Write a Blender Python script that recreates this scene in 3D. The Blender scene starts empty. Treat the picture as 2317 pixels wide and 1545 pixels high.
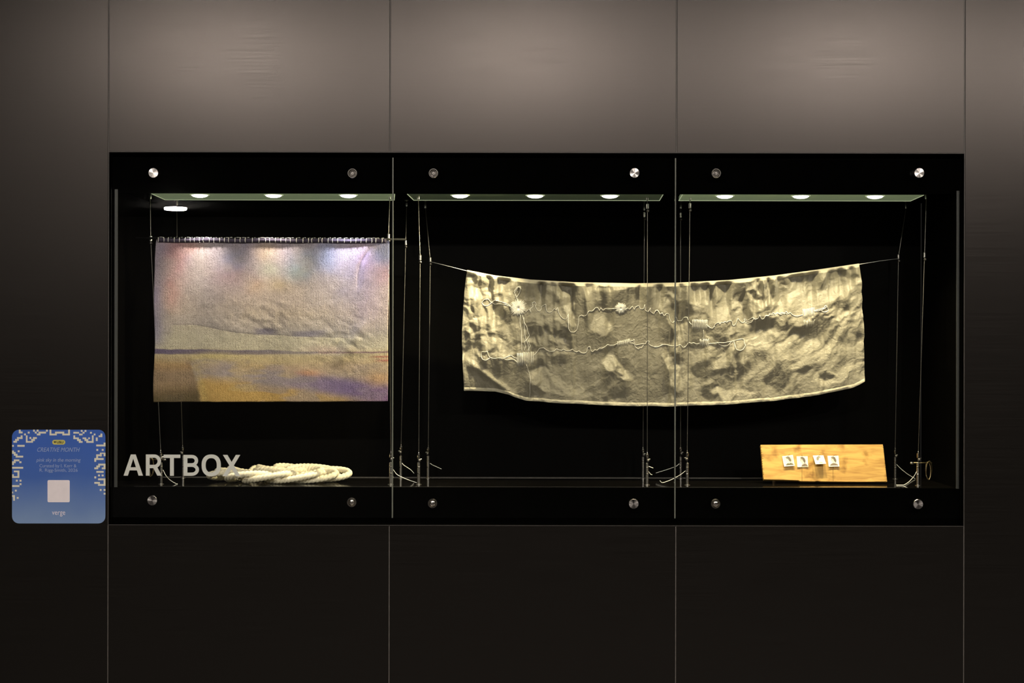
import bpy, bmesh, math
import numpy as np
from mathutils import Vector, Matrix

# ------------------------------------------------------------------ camera, world, exposure
scene = bpy.context.scene
D = 3.5            # camera to wall face
F = 3500.0         # focal length in pixels of the 2317 x 1545 frame
CX, CY = 1158.5, 772.5
HOR = 785.0        # horizon row
H = 1.35           # camera height
ROLL = 0.0018
cam_d = bpy.data.cameras.new('camera')
cam = bpy.data.objects.new('camera', cam_d)
scene.collection.objects.link(cam)
cam_d.sensor_fit = 'HORIZONTAL'
cam_d.sensor_width = 36.0
cam_d.lens = 36.0 * F / 2317.0
cam_d.shift_y = (HOR - CY) / 2317.0
cam_d.clip_start = 0.05
cam.location = (0, -D, H)
cam.rotation_euler = (Matrix.Rotation(math.pi / 2, 3, 'X') @ Matrix.Rotation(ROLL, 3, 'Z')).to_euler()
scene.camera = cam
world = bpy.data.worlds.new('world')
scene.world = world
world.use_nodes = True
world.node_tree.nodes['Background'].inputs[0].default_value = (0.012, 0.011, 0.010, 1)
world.node_tree.nodes['Background'].inputs[1].default_value = 1.0
scene.view_settings.view_transform = 'Standard'
scene.view_settings.look = 'None'
scene.view_settings.gamma = 1.0
scene.view_settings.use_curve_mapping = False
scene.view_settings.exposure = 0.0
ROOM_LAMP = 520.0                 # radiance of the opal ceiling lamps
CASE_LAMP = 2.6                   # watts of one spot in the case
WARM = (1.0, 0.86, 0.54)
COOL = (0.95, 0.93, 1.0)
SPOTS = [  # pixel x, colour, power factor, cone degrees, sideways aim in degrees
    [(452, (1.0, .90, .82), .54, 69), (619, (1.0, .89, .77), .52, 69), (788, COOL, .62, 69)],
    [(1041, WARM, .55, 112), (1211, WARM, 4.9, 106, -46), (1380, WARM, 1.5, 112)],
    [(1640, WARM, 1.65, 104), (1812, WARM, 2.1, 104), (1980, WARM, 2.1, 104)],
]
CEIL = H + 1.3

rng = np.random.default_rng(7)

# ------------------------------------------------------------------ helpers
def px(x, y, Y=0.0):
    dx, dy = x - CX, y - CY
    dx, dy = dx + dy * ROLL, dy - dx * ROLL
    k = (D + Y) / F
    return Vector((dx * k, Y, H + (HOR - CY - dy) * k))

def pX(x, Y=0.0, y=CY):
    return px(x, y, Y).x

def pZ(y, Y=0.0, x=CX):
    return px(x, y, Y).z

def link(o, parent=None):
    scene.collection.objects.link(o)
    if parent is not None:
        o.parent = parent
        o.matrix_parent_inverse = Matrix.Translation(-Vector(parent.location))
    return o

def tag(o, label=None, cat=None, group=None, kind=None):
    if label: o['label'] = label
    if cat: o['category'] = cat
    if group: o['group'] = group
    if kind: o['kind'] = kind
    return o

def thing(name, loc, label, cat, group=None, kind=None):
    o = bpy.data.objects.new(name, None)
    o.empty_display_size = 0.02
    o.location = loc
    scene.collection.objects.link(o)
    return tag(o, label, cat, group, kind)

class MB:
    """collects geometry in world coordinates for one mesh object"""
    def __init__(s):
        s.v = []; s.f = []; s.n = 0
    def add(s, v, f):
        v = np.asarray(v, float).reshape(-1, 3)
        s.v.append(v); s.f.extend([tuple(int(i) + s.n for i in q) for q in f]); s.n += len(v)
        return s
    def box(s, x0, x1, y0, y1, z0, z1):
        v = [(x, y, z) for z in (z0, z1) for y in (y0, y1) for x in (x0, x1)]
        return s.add(v, [(0, 2, 3, 1), (4, 5, 7, 6), (0, 1, 5, 4), (2, 6, 7, 3), (0, 4, 6, 2), (1, 3, 7, 5)])
    def bevel_box(s, x0, x1, y0, y1, z0, z1, b):
        # front (-Y) edges chamfered
        v = [(x0, y1, z0), (x1, y1, z0), (x1, y1, z1), (x0, y1, z1),
             (x0, y0 + b, z0), (x1, y0 + b, z0), (x1, y0 + b, z1), (x0, y0 + b, z1),
             (x0 + b, y0, z0 + b), (x1 - b, y0, z0 + b), (x1 - b, y0, z1 - b), (x0 + b, y0, z1 - b)]
        f = [(0, 3, 2, 1), (8, 9, 10, 11)]
        for i in range(4):
            j = (i + 1) % 4
            f += [(i, j, j + 4, i + 4), (i + 4, j + 4, j + 8, i + 8)]
        return s.add(v, f)
    def tube(s, pts, r, n=6, caps=True):
        P = np.asarray([tuple(p) for p in pts], float)
        m = len(P)
        rr = np.full(m, r) if np.isscalar(r) else np.asarray(r, float)
        T = np.gradient(P, axis=0); T /= np.linalg.norm(T, axis=1)[:, None] + 1e-12
        a = np.array([0, 0, 1.0]) if abs(T[0][2]) < .9 else np.array([1.0, 0, 0])
        U = np.zeros_like(P); u = a - T[0] * a.dot(T[0])
        for i in range(m):
            u = u - T[i] * u.dot(T[i]); u /= np.linalg.norm(u) + 1e-12; U[i] = u
        V = np.cross(T, U)
        ang = np.arange(n) * 2 * math.pi / n
        R = P[:, None] + rr[:, None, None] * (np.cos(ang)[None, :, None] * U[:, None] + np.sin(ang)[None, :, None] * V[:, None])
        f = []
        for i in range(m - 1):
            for j in range(n):
                k = (j + 1) % n
                f.append((i * n + j, i * n + k, i * n + n + k, i * n + n + j))
        if caps:
            f.append(tuple(range(n - 1, -1, -1))); f.append(tuple((m - 1) * n + j for j in range(n)))
        return s.add(R.reshape(-1, 3), f)
    def lathe(s, c, prof, n=20, axis='Z'):
        # prof: (radius, along) pairs
        ang = np.arange(n) * 2 * math.pi / n
        v = []; f = []
        for r, h in prof:
            for t in ang:
                a, b = r * math.cos(t), r * math.sin(t)
                p = {'Z': (a, b, h), 'Y': (a, h, b), 'X': (h, a, b)}[axis]
                v.append((c[0] + p[0], c[1] + p[1], c[2] + p[2]))
        for i in range(len(prof) - 1):
            for j in range(n):
                k = (j + 1) % n
                f.append((i * n + j, i * n + k, (i + 1) * n + k, (i + 1) * n + j))
        f.append(tuple(range(n - 1, -1, -1))); f.append(tuple((len(prof) - 1) * n + j for j in range(n)))
        return s.add(v, f)
    def grid(s, P):
        a, b = P.shape[:2]
        idx = np.arange(a * b).reshape(a, b)
        f = np.stack([idx[:-1, :-1], idx[1:, :-1], idx[1:, 1:], idx[:-1, 1:]], -1).reshape(-1, 4)
        return s.add(P.reshape(-1, 3), f)
    def prism(s, outline, y0, y1):
        # outline: list of (X, Z); extruded along Y, concave allowed (ngon caps)
        n = len(outline)
        v = [(x, y0, z) for x, z in outline] + [(x, y1, z) for x, z in outline]
        f = [tuple(range(n)), tuple(range(2 * n - 1, n - 1, -1))]
        f += [(i, i + n, (i + 1) % n + n, (i + 1) % n) for i in range(n)]
        return s.add(v, f)
    def build(s, name, mat, parent=None, smooth=False, colors=None, fix=True):
        v = np.concatenate(s.v)
        org = Vector(parent.location) if parent is not None else None
        me = bpy.data.meshes.new(name)
        me.from_pydata(v.tolist(), [], s.f)
        if fix:
            bm = bmesh.new(); bm.from_mesh(me)
            bmesh.ops.recalc_face_normals(bm, faces=bm.faces)
            bm.to_mesh(me); bm.free()
        if smooth:
            me.polygons.foreach_set('use_smooth', [True] * len(me.polygons))
        if colors is not None:
            at = me.color_attributes.new('print', 'FLOAT_COLOR', 'POINT')
            c = np.ones((len(v), 4)); c[:, :3] = colors.reshape(-1, 3)
            at.data.foreach_set('color', c.ravel())
        me.materials.append(mat)
        me.update()
        o = bpy.data.objects.new(name, me)
        scene.collection.objects.link(o)
        if parent is not None:
            o.parent = parent
            w = Vector((0, 0, 0)); q = parent
            while q is not None:
                w += Vector(q.location); q = q.parent
            me.transform(Matrix.Translation(-w))
        return o

def centred(o):
    """moves a top-level mesh object's origin to its base centre"""
    me = o.data
    co = np.zeros(len(me.vertices) * 3); me.vertices.foreach_get('co', co); co = co.reshape(-1, 3)
    c = Vector(((co[:, 0].min() + co[:, 0].max()) / 2, (co[:, 1].min() + co[:, 1].max()) / 2, co[:, 2].min()))
    me.transform(Matrix.Translation(-c)); o.location = c
    return o

def smooth_auto(o, deg=35):
    me = o.data
    me.polygons.foreach_set('use_smooth', [True] * len(me.polygons))
    try:
        me.set_sharp_from_angle(angle=math.radians(deg))
    except Exception:
        pass
    return o

def mat(name, base, rough=.5, metal=0.0, spec=.5, var=0.0, scale=40, bump=0.0, stretch=(1, 1, 1), emit=None, estr=0.0, aniso=0.0):
    m = bpy.data.materials.new(name); m.use_nodes = True
    nt = m.node_tree; b = nt.nodes['Principled BSDF']
    b.inputs['Base Color'].default_value = (*base, 1)
    b.inputs['Roughness'].default_value = rough
    b.inputs['Metallic'].default_value = metal
    b.inputs['Specular IOR Level'].default_value = spec
    if aniso: b.inputs['Anisotropic'].default_value = aniso
    if emit:
        b.inputs['Emission Color'].default_value = (*emit, 1); b.inputs['Emission Strength'].default_value = estr
    if var or bump:
        tc = nt.nodes.new('ShaderNodeTexCoord'); mp = nt.nodes.new('ShaderNodeMapping')
        mp.inputs['Scale'].default_value = stretch
        nz = nt.nodes.new('ShaderNodeTexNoise'); nz.inputs['Scale'].default_value = scale; nz.inputs['Detail'].default_value = 4
        nt.links.new(tc.outputs['Object'], mp.inputs[0]); nt.links.new(mp.outputs[0], nz.inputs['Vector'])
        if var:
            cr = nt.nodes.new('ShaderNodeValToRGB')
            cr.color_ramp.elements[0].position = .3; cr.color_ramp.elements[1].position = .7
            cr.color_ramp.elements[0].color = (*[c * (1 - var) for c in base], 1)
            cr.color_ramp.elements[1].color = (*[min(1, c * (1 + var)) for c in base], 1)
            nt.links.new(nz.outputs[0], cr.inputs[0]); nt.links.new(cr.outputs[0], b.inputs['Base Color'])
        if bump:
            bp = nt.nodes.new('ShaderNodeBump'); bp.inputs['Strength'].default_value = 1.0; bp.inputs['Distance'].default_value = bump
            nt.links.new(nz.outputs[0], bp.inputs['Height']); nt.links.new(bp.outputs[0], b.inputs['Normal'])
    return m

def sl(r, g, b):  # sRGB 0-255 to linear
    f = lambda c: c / 255 / 12.92 if c / 255 < .04045 else ((c / 255 + .055) / 1.055) ** 2.4
    return (f(r), f(g), f(b))

# value noise in numpy ------------------------------------------------
TAB = np.random.default_rng(11).random((256, 256))
def vnoise(x, y, seed=0):
    x = np.asarray(x, float) + seed * 17.37; y = np.asarray(y, float) + seed * 9.71
    xi = np.floor(x).astype(int); yi = np.floor(y).astype(int)
    fx = x - xi; fy = y - yi
    fx = fx ** 3 * (fx * (fx * 6 - 15) + 10); fy = fy ** 3 * (fy * (fy * 6 - 15) + 10)
    g = lambda a, b: TAB[a % 256, b % 256]
    return (g(xi, yi) * (1 - fx) + g(xi + 1, yi) * fx) * (1 - fy) + (g(xi, yi + 1) * (1 - fx) + g(xi + 1, yi + 1) * fx) * fy - .5
def fbm(x, y, seed=0, octv=4, gain=.5):
    s = 0; a = 1.0
    for i in range(octv):
        s = s + a * vnoise(x * 2 ** i, y * 2 ** i, seed + i * 3); a *= gain
    return s
def sstep(a, b, x):
    t = np.clip((np.asarray(x, float) - a) / (b - a), 0, 1); return t * t * (3 - 2 * t)

# ------------------------------------------------------------------ materials
M = {}
def wall_material():
    m = bpy.data.materials.new('wall_laminate'); m.use_nodes = True
    nt = m.node_tree; b = nt.nodes['Principled BSDF']
    tc = nt.nodes.new('ShaderNodeTexCoord')
    mp = nt.nodes.new('ShaderNodeMapping'); mp.inputs['Scale'].default_value = (6, 6, 380)
    n1 = nt.nodes.new('ShaderNodeTexNoise'); n1.inputs['Scale'].default_value = 1.0; n1.inputs['Detail'].default_value = 3
    nt.links.new(tc.outputs['Object'], mp.inputs[0]); nt.links.new(mp.outputs[0], n1.inputs['Vector'])
    mr = nt.nodes.new('ShaderNodeMapRange'); mr.inputs['From Min'].default_value = .3; mr.inputs['From Max'].default_value = .7
    mr.inputs['To Min'].default_value = .275; mr.inputs['To Max'].default_value = .31
    nt.links.new(n1.outputs[0], mr.inputs['Value']); nt.links.new(mr.outputs[0], b.inputs['Roughness'])
    cr = nt.nodes.new('ShaderNodeValToRGB')
    cr.color_ramp.elements[0].position = .3; cr.color_ramp.elements[1].position = .7
    cr.color_ramp.elements[0].color = (.0048, .0044, .0037, 1); cr.color_ramp.elements[1].color = (.0064, .0059, .0050, 1)
    nt.links.new(n1.outputs[0], cr.inputs[0]); nt.links.new(cr.outputs[0], b.inputs['Base Color'])
    b.inputs['Specular IOR Level'].default_value = .5
    b.inputs['Specular Tint'].default_value = (1.0, .90, .84, 1)
    tg = nt.nodes.new('ShaderNodeTangent'); tg.direction_type = 'RADIAL'; tg.axis = 'Z'
    nt.links.new(tg.outputs[0], b.inputs['Tangent']); b.inputs['Anisotropic'].default_value = .5
    return m
M['wall'] = wall_material()
M['joint'] = mat('joint_strip', (.10, .09, .08), .5, var=.15, scale=60)
M['trim'] = mat('frame_metal', (.045, .040, .036), .5, .2, var=.12, scale=80)
M['black'] = mat('black_lacquer', (.0010, .0010, .0009), .5, spec=.0, var=.2, scale=30)
M['blackgloss'] = mat('black_gloss', (.0007, .0006, .0005), .5, spec=.03, var=.2, scale=20)
M['shelf'] = mat('black_glass_shelf', (.004, .0035, .003), .07, spec=.6, var=.2, scale=20)
M['jamb'] = mat('grey_jamb', (.045, .046, .043), .45, var=.2, scale=30, stretch=(1, 1, .1))
M['steel'] = mat('brushed_steel', (.62, .60, .57), .28, 1.0, var=.06, scale=200)
M['darksteel'] = mat('dark_steel', (.16, .15, .14), .35, .8, var=.1, scale=200)
M['chrome'] = mat('chrome', (.75, .72, .67), .14, 1.0, var=.04, scale=120)
M['wire'] = mat('steel_wire', (.33, .315, .28), .45, .6, var=.12, scale=300)
M['tail'] = mat('loose_wire', (.8, .78, .72), .45, .2, var=.1, scale=300)
M['brass'] = mat('brass', (.42, .33, .18), .3, 1.0, var=.08, scale=200)
M['letter'] = mat('vinyl_letter', sl(208, 210, 200), .6, var=.03, scale=60)
M['white'] = mat('sticker_white', (.85, .78, .80), .5, var=.03, scale=60)
M['cream'] = mat('sticker_cream', (.74, .72, .58), .5, var=.04, scale=60)
M['palewrite'] = mat('sticker_pale_ink', (.30, .38, .58), .5, var=.03, scale=60)
M['yellow'] = mat('badge_yellow', (.60, .54, .12), .5, var=.03, scale=60)
M['ink'] = mat('badge_ink', (.02, .018, .01), .5, var=.1, scale=60)
M['roomfloor'] = mat('dark_carpet', (.045, .042, .040), .9, var=.3, scale=160, bump=.002)
M['roomceil'] = mat('ceiling_paint', (.05, .048, .046), .8, var=.05, scale=20)
M['roomwall'] = mat('dark_paint', (.03, .028, .027), .8, var=.1, scale=8)
M['lampbase'] = mat('lamp_white_metal', (.7, .7, .68), .4, var=.03, scale=20)
M['opal'] = mat('opal_glow', (.8, .8, .78), .5, emit=(1.0, .90, .81), estr=ROOM_LAMP, var=.02, scale=20)

def glass_material():
    m = bpy.data.materials.new('clear_glass'); m.use_nodes = True
    nt = m.node_tree; nt.nodes.remove(nt.nodes['Principled BSDF'])
    out = nt.nodes['Material Output']
    tr = nt.nodes.new('ShaderNodeBsdfTransparent'); tr.inputs[0].default_value = (.985, .995, .985, 1)
    gl = nt.nodes.new('ShaderNodeBsdfGlossy'); gl.inputs['Roughness'].default_value = 0.0
    lw = nt.nodes.new('ShaderNodeLayerWeight'); lw.inputs['Blend'].default_value = .5
    pw = nt.nodes.new('ShaderNodeMath'); pw.operation = 'POWER'; pw.inputs[1].default_value = 5
    ma = nt.nodes.new('ShaderNodeMath'); ma.operation = 'MULTIPLY_ADD'; ma.inputs[1].default_value = .9; ma.inputs[2].default_value = .022
    mx = nt.nodes.new('ShaderNodeMixShader')
    nt.links.new(lw.outputs['Facing'], pw.inputs[0]); nt.links.new(pw.outputs[0], ma.inputs[0]); nt.links.new(ma.outputs[0], mx.inputs[0])
    nt.links.new(tr.outputs[0], mx.inputs[1]); nt.links.new(gl.outputs[0], mx.inputs[2]); nt.links.new(mx.outputs[0], out.inputs[0])
    return m
M['glass'] = glass_material()
M['glassedge'] = mat('glass_edge', (.16, .17, .14), .25, var=.15, scale=40, stretch=(1, 1, .2))
M['plate'] = mat('green_glass_plate', (.22, .28, .15), .3, var=.35, scale=14, stretch=(1, 3, 1), emit=(.46, .56, .32), estr=.21)
M['plate_dim'] = mat('green_glass_plate_dim', (.10, .13, .08), .3, var=.35, scale=14, stretch=(1, 3, 1), emit=(.36, .46, .28), estr=.045)
M['plateedge'] = mat('plate_edge', (.5, .58, .38), .3, var=.1, scale=40, emit=(.66, .74, .48), estr=.42)
M['lens_warm'] = mat('lens_warm', (.9, .9, .8), .3, emit=(1.0, .93, .76), estr=9.0, var=.02, scale=20)
M['lens_cool'] = mat('lens_cool', (.9, .9, .9), .3, emit=(.93, .95, 1.0), estr=9.0, var=.02, scale=20)

# ------------------------------------------------------------------ the room
RX, RY = 5.0, -12.0
tag(MB().box(-RX, RX, RY, .5, -.05, 0).build('floor', M['roomfloor']), 'dark floor in front of the display wall', kind='structure')
tag(MB().box(-RX, RX, RY, .5, CEIL, CEIL + .05).build('ceiling', M['roomceil']), 'plain ceiling above the display wall', kind='structure')
tag(MB().box(-RX - .1, -RX, RY, .5, 0, CEIL).build('wall_left', M['roomwall']), 'dark side wall', kind='structure')
tag(MB().box(RX, RX + .1, RY, .5, 0, CEIL).build('wall_right', M['roomwall']), 'dark side wall opposite', kind='structure')
tag(MB().box(-RX, RX, RY - .1, RY, 0, CEIL).build('wall_front', M['roomwall']), 'dark wall behind the viewer', kind='structure')

wall = thing('wall_back', (0, 0, 0), 'dark satin brown-grey panelled wall with thin vertical joints', 'wall', kind='structure')
del wall['category']
s0, s1, s2, s3 = pX(245), pX(881.5), pX(1530), pX(2182)
zt, zb = pZ(345.5), pZ(1188.5)
g = .0011
XS = [-RX, s0 - 1.29, s0 - .645, s0, s1, s2, s3, s3 + .645, s3 + 1.29, RX]
for i in range(len(XS) - 1):
    a, b = XS[i] + g, XS[i + 1] - g
    if 3 <= i <= 5:
        MB().bevel_box(a, b, 0, .014, zt + g, CEIL, .0006).build('panel', M['wall'], wall)
        MB().bevel_box(a, b, 0, .014, 0, zb - g, .0006).build('panel', M['wall'], wall)
    else:
        MB().bevel_box(a, b, 0, .014, 0, CEIL, .0006).build('panel', M['wall'], wall)
for i in range(1, len(XS) - 1):
    x = XS[i]
    if i in (4, 5):
        MB().box(x - g, x + g, .0012, .013, 0, zb - .001).build('joint_strip', M['joint'], wall)
        MB().box(x - g, x + g, .0012, .013, zt + .001, CEIL).build('joint_strip', M['joint'], wall)
    else:
        MB().box(x - g, x + g, .0012, .013, 0, CEIL).build('joint_strip', M['joint'], wall)

# opal ceiling lamps of the room
LAMPS = [(-1.22, -3.2, 'round opal ceiling lamp over the left part of the display wall'),
         (.04, -3.2, 'round opal ceiling lamp over the middle of the display wall'),
         (1.42, -3.2, 'round opal ceiling lamp over the right part of the display wall'),
         (2.7, -3.2, 'round opal ceiling lamp beyond the right end of the display wall'),
         (-3.12, -10.8, 'round opal ceiling lamp far behind, mirrored in the left glass pane')]
for x, y, lab in LAMPS:
    t = thing('ceiling_lamp', (x, y, CEIL), lab, 'lamp', 'round opal ceiling lamps')
    o = MB().lathe((x, y, CEIL), [(.112, 0), (.112, -.012), (.108, -.014)], 40).build('mounting_ring', M['lampbase'], t)
    o = MB().lathe((x, y, CEIL), [(.104, -.013), (.104, -.030), (.098, -.037), (.05, -.041)], 40).build('diffuser', M['opal'], t, smooth=True)

# ------------------------------------------------------------------ the display case
case = thing('display_case', px(1215, 1188, .2), 'long black glass-fronted display case set into the dark wall', 'display case')
FA = .03                                            # fascia front
cl, cr_ = s0 + .0015, s3 - .0015
ct, cb = zt - .0005, zb + .0005
CE = H + .3613                                       # case ceiling
FL = px(CX, 1103, .05).z - .001                            # shelf surface
BK = .37
il, ir = px(263, 800, .05).x, px(2168.5, 800, .05).x
ft, fb = px(CX, 437, FA).z, px(CX, 1103.5, FA).z
def cpart(name, m, *b): return MB().box(*b).build(name, m, case)
cpart('top_fascia', M['black'], cl, cr_, FA, .05, ft, ct)
cpart('bottom_fascia', M['black'], cl, cr_, FA, .05, cb, fb)
cpart('side_fascia', M['black'], cl, il, FA, .05, fb, ft)
cpart('side_fascia', M['black'], ir, cr_, FA, .05, fb, ft)
cpart('back_panel', M['blackgloss'], cl, cr_, BK, BK + .012, cb, ct)
cpart('side_panel', M['blackgloss'], il - .012, il, .05, BK, FL, CE)
cpart('side_panel', M['blackgloss'], ir, ir + .012, .05, BK, FL, CE)
cpart('ceiling_panel', M['black'], il, ir, .05, BK, CE, CE + .012)
cpart('shelf', M['shelf'], il, ir, .05, BK, FL - .012, FL)
for z0, z1, x0, x1 in ((ct, ct + .0018, cl, cr_), (cb - .0014, cb, cl, cr_), (cb, ct, cl - .0012, cl), (cb, ct, cr_, cr_ + .0012)):
    cpart('frame_trim', M['trim'], x0, x1, -.0015, .0005, z0, z1)
    cpart('reveal', M['black'], x0, x1, .0006, FA, z0, z1)
for x0, x1 in ((px(259.5, 700, FA).x, px(266.5, 700, FA).x), (px(2163.5, 700, FA).x, px(2170, 700, FA).x)):
    cpart('jamb_strip', M['jamb'], x0, x1, FA - .002, FA - .0002, fb, px(CX, 430, FA).z)
# thin metal edging on the shelf
ex0, ex1 = px(300, 1100, .06).x, px(2040, 1100, .06).x
for Yb in (.058, .073, .318, .338):
    cpart('shelf_edging', M['darksteel'], ex0, ex1, Yb, Yb + .0016, FL, FL + .0006)

# glass panes with standoffs
def disc_cap(x, y, pane):
    c = px(x, y, .0)
    o = MB().lathe(c, [(.0040, .030), (.0040, .010), (.0112, .010), (.0112, .0016), (.0106, .0008), (.0002, .0006)], 40, 'Y').build('disc_cap', M['disc'], pane)
    smooth_auto(o, 30)
def ring_cap(x, y, pane, dome):
    c = px(x, y, .0)
    o = MB().lathe(c, [(.0040, .030), (.0040, .010), (.0112, .010), (.0112, .003), (.0104, .0015), (.0088, .0015), (.0078, .0045), (.0068, .0060), (.0006, .0062)], 40, 'Y').build('ring_cap', M['chrome'], pane)
    smooth_auto(o, 30)
    prof = [(.0062, .0062), (.0062, .0030), (.0052, .0012), (.0030, .0004), (.0004, .0002)] if dome else \
           [(.0058, .0062), (.0058, .0042), (.0046, .0036), (.0038, .0050), (.0018, .0050), (.0016, .0038), (.0003, .0037)]
    h = MB().lathe(c, prof, 28, 'Y').build('hub', M['chrome'] if dome else M['darksteel'], o)
    smooth_auto(h, 30)

def disc_material():
    m = mat('radial_brushed_steel', (.66, .63, .60), .24, 1.0)
    nt = m.node_tree; b = nt.nodes['Principled BSDF']
    tc = nt.nodes.new('ShaderNodeTexCoord'); sp = nt.nodes.new('ShaderNodeSeparateXYZ')
    # angle around the disc axis from the smooth normal-independent generated coordinates
    ad = nt.nodes.new('ShaderNodeVectorMath'); ad.operation = 'SUBTRACT'; ad.inputs[1].default_value = (.5, .5, .5)
    nt.links.new(tc.outputs['Generated'], ad.inputs[0]); nt.links.new(ad.outputs[0], sp.inputs[0])
    at = nt.nodes.new('ShaderNodeMath'); at.operation = 'ARCTAN2'
    nt.links.new(sp.outputs['X'], at.inputs[0]); nt.links.new(sp.outputs['Z'], at.inputs[1])
    nz = nt.nodes.new('ShaderNodeTexNoise'); nz.noise_dimensions = '1D'; nz.inputs['Scale'].default_value = 1.6; nz.inputs['Detail'].default_value = 5
    nt.links.new(at.outputs[0], nz.inputs['W'])
    cr = nt.nodes.new('ShaderNodeValToRGB')
    cr.color_ramp.elements[0].position = .36; cr.color_ramp.elements[1].position = .62
    cr.color_ramp.elements[0].color = (.42, .40, .38, 1); cr.color_ramp.elements[1].color = (.80, .77, .74, 1)
    nt.links.new(nz.outputs[0], cr.inputs[0]); nt.links.new(cr.outputs[0], b.inputs['Base Color'])
    tg = nt.nodes.new('ShaderNodeTangent'); tg.direction_type = 'RADIAL'; tg.axis = 'Y'
    nt.links.new(tg.outputs[0], b.inputs['Tangent']); b.inputs['Anisotropic'].default_value = .85
    return m
M['disc'] = disc_material()

GF, GB = .0105, .0185
panes = []
for x0, x1, caps in ((251, 887, ((346.5, 391, 'd'), (797, 391.5, 'r'), (344, 1132.5, 'd'), (795.5, 1136.5, 'o'))),
                     (890.5, 1526.5, ((980.5, 391.5, 'r'), (1436, 391, 'd'), (978.5, 1139, 'o'), (1434, 1140, 'd'))),
                     (1529.5, 2178, ((1621, 391.5, 'r'), (2080.5, 391, 'd'), (1619.5, 1140, 'o'), (2078, 1141, 'd')))):
    a, b = px(x0, 765, GF).x, px(x1, 765, GF).x
    z0, z1 = px(CX, 1172, GF).z, px(CX, 357, GF).z
    p = MB().box(a, b, GF, GB, z0, z1).build('glass_pane', M['glass'], case)
    panes.append(p)
    if x1 < 2000:
        MB().box(b + .0001, b + .0026, GF, GB, z0, z1).build('polished_edge', M['glassedge'], p)
    for cx_, cy_, k in caps:
        if k == 'd': disc_cap(cx_, cy_, p)
        else: ring_cap(cx_, cy_, p, k == 'o')

# vinyl lettering on the left pane ------------------------------------
def letter(polys):
    mb = MB()
    for i, poly in enumerate(polys):
        pts = [px(x, y, GF - .0004) for x, y in poly]
        mb.prism([(q.x, q.z) for q in pts], GF - .0004 - .00004 * (i % 8), GF - .0001)
    return mb.build('vinyl_letter', M['letter'], panes[0])
def bowl(x0, xs, x1, y0, y1, t, n=14):
    """D-shaped stroke: straight from x0 to xs, rounded out to x1"""
    ry = (y1 - y0) / 2; cy = (y0 + y1) / 2; rx = x1 - xs
    out = [(x0, y0)] + [(xs + rx * math.sin(a), cy - ry * math.cos(a)) for a in np.linspace(0, math.pi, n)] + [(x0, y1)]
    inn = [(x0, y1 - t)] + [(xs + (rx - t * 1.05) * math.sin(a), cy + (ry - t) * math.cos(a)) for a in np.linspace(0, math.pi, n)] + [(x0, y0 + t)]
    return [out + inn]
def quadstrip(out, inn):
    n = len(out)
    return [[out[i], out[(i + 1) % n], inn[(i + 1) % n], inn[i]] for i in range(n)]
letter([[(296, 1028), (307, 1028), (323.5, 1076), (313.5, 1076), (301.5, 1037.5), (289.3, 1076), (279.6, 1076)],
        [(293.5, 1057), (309.5, 1057), (311.6, 1064), (291.4, 1064)]])
letter([[(330, 1028), (338.5, 1028), (338.5, 1076), (330, 1076)]] + bowl(338.5, 349, 364.3, 1028, 1059, 7.5) +
       [[(346.5, 1058), (355.5, 1056.5), (366, 1076), (356, 1076)]])
letter([[(370, 1028.4), (408, 1028.4), (408, 1036), (370, 1036)], [(384.6, 1036), (393.4, 1036), (393.4, 1076.3), (384.6, 1076.3)]])
letter([[(415.4, 1029), (424, 1029), (424, 1076.4), (415.4, 1076.4)]] + bowl(424, 434, 448.3, 1029, 1055.3, 7.4) + bowl(424, 434, 450.2, 1048.7, 1076.4, 7.4))
A = np.linspace(0, 2 * math.pi, 41)[:-1]
se = lambda a, p=.86: (np.sign(np.cos(a)) * abs(np.cos(a)) ** p, np.sign(np.sin(a)) * abs(np.sin(a)) ** p)
letter(quadstrip([(477.9 + 21.8 * se(a)[0], 1052.6 + 24.6 * se(a)[1]) for a in A], [(477.9 + 12.6 * se(a)[0], 1052.6 + 16.3 * se(a)[1]) for a in A]))
letter([[(504.3, 1029), (514.6, 1029), (524, 1045.2), (533.6, 1029), (543.6, 1029), (529.2, 1052.8), (544, 1077.2), (533.7, 1077.2), (524, 1060.4), (513.4, 1077.2), (503.2, 1077.2), (518.9, 1052.8)]])

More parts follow.
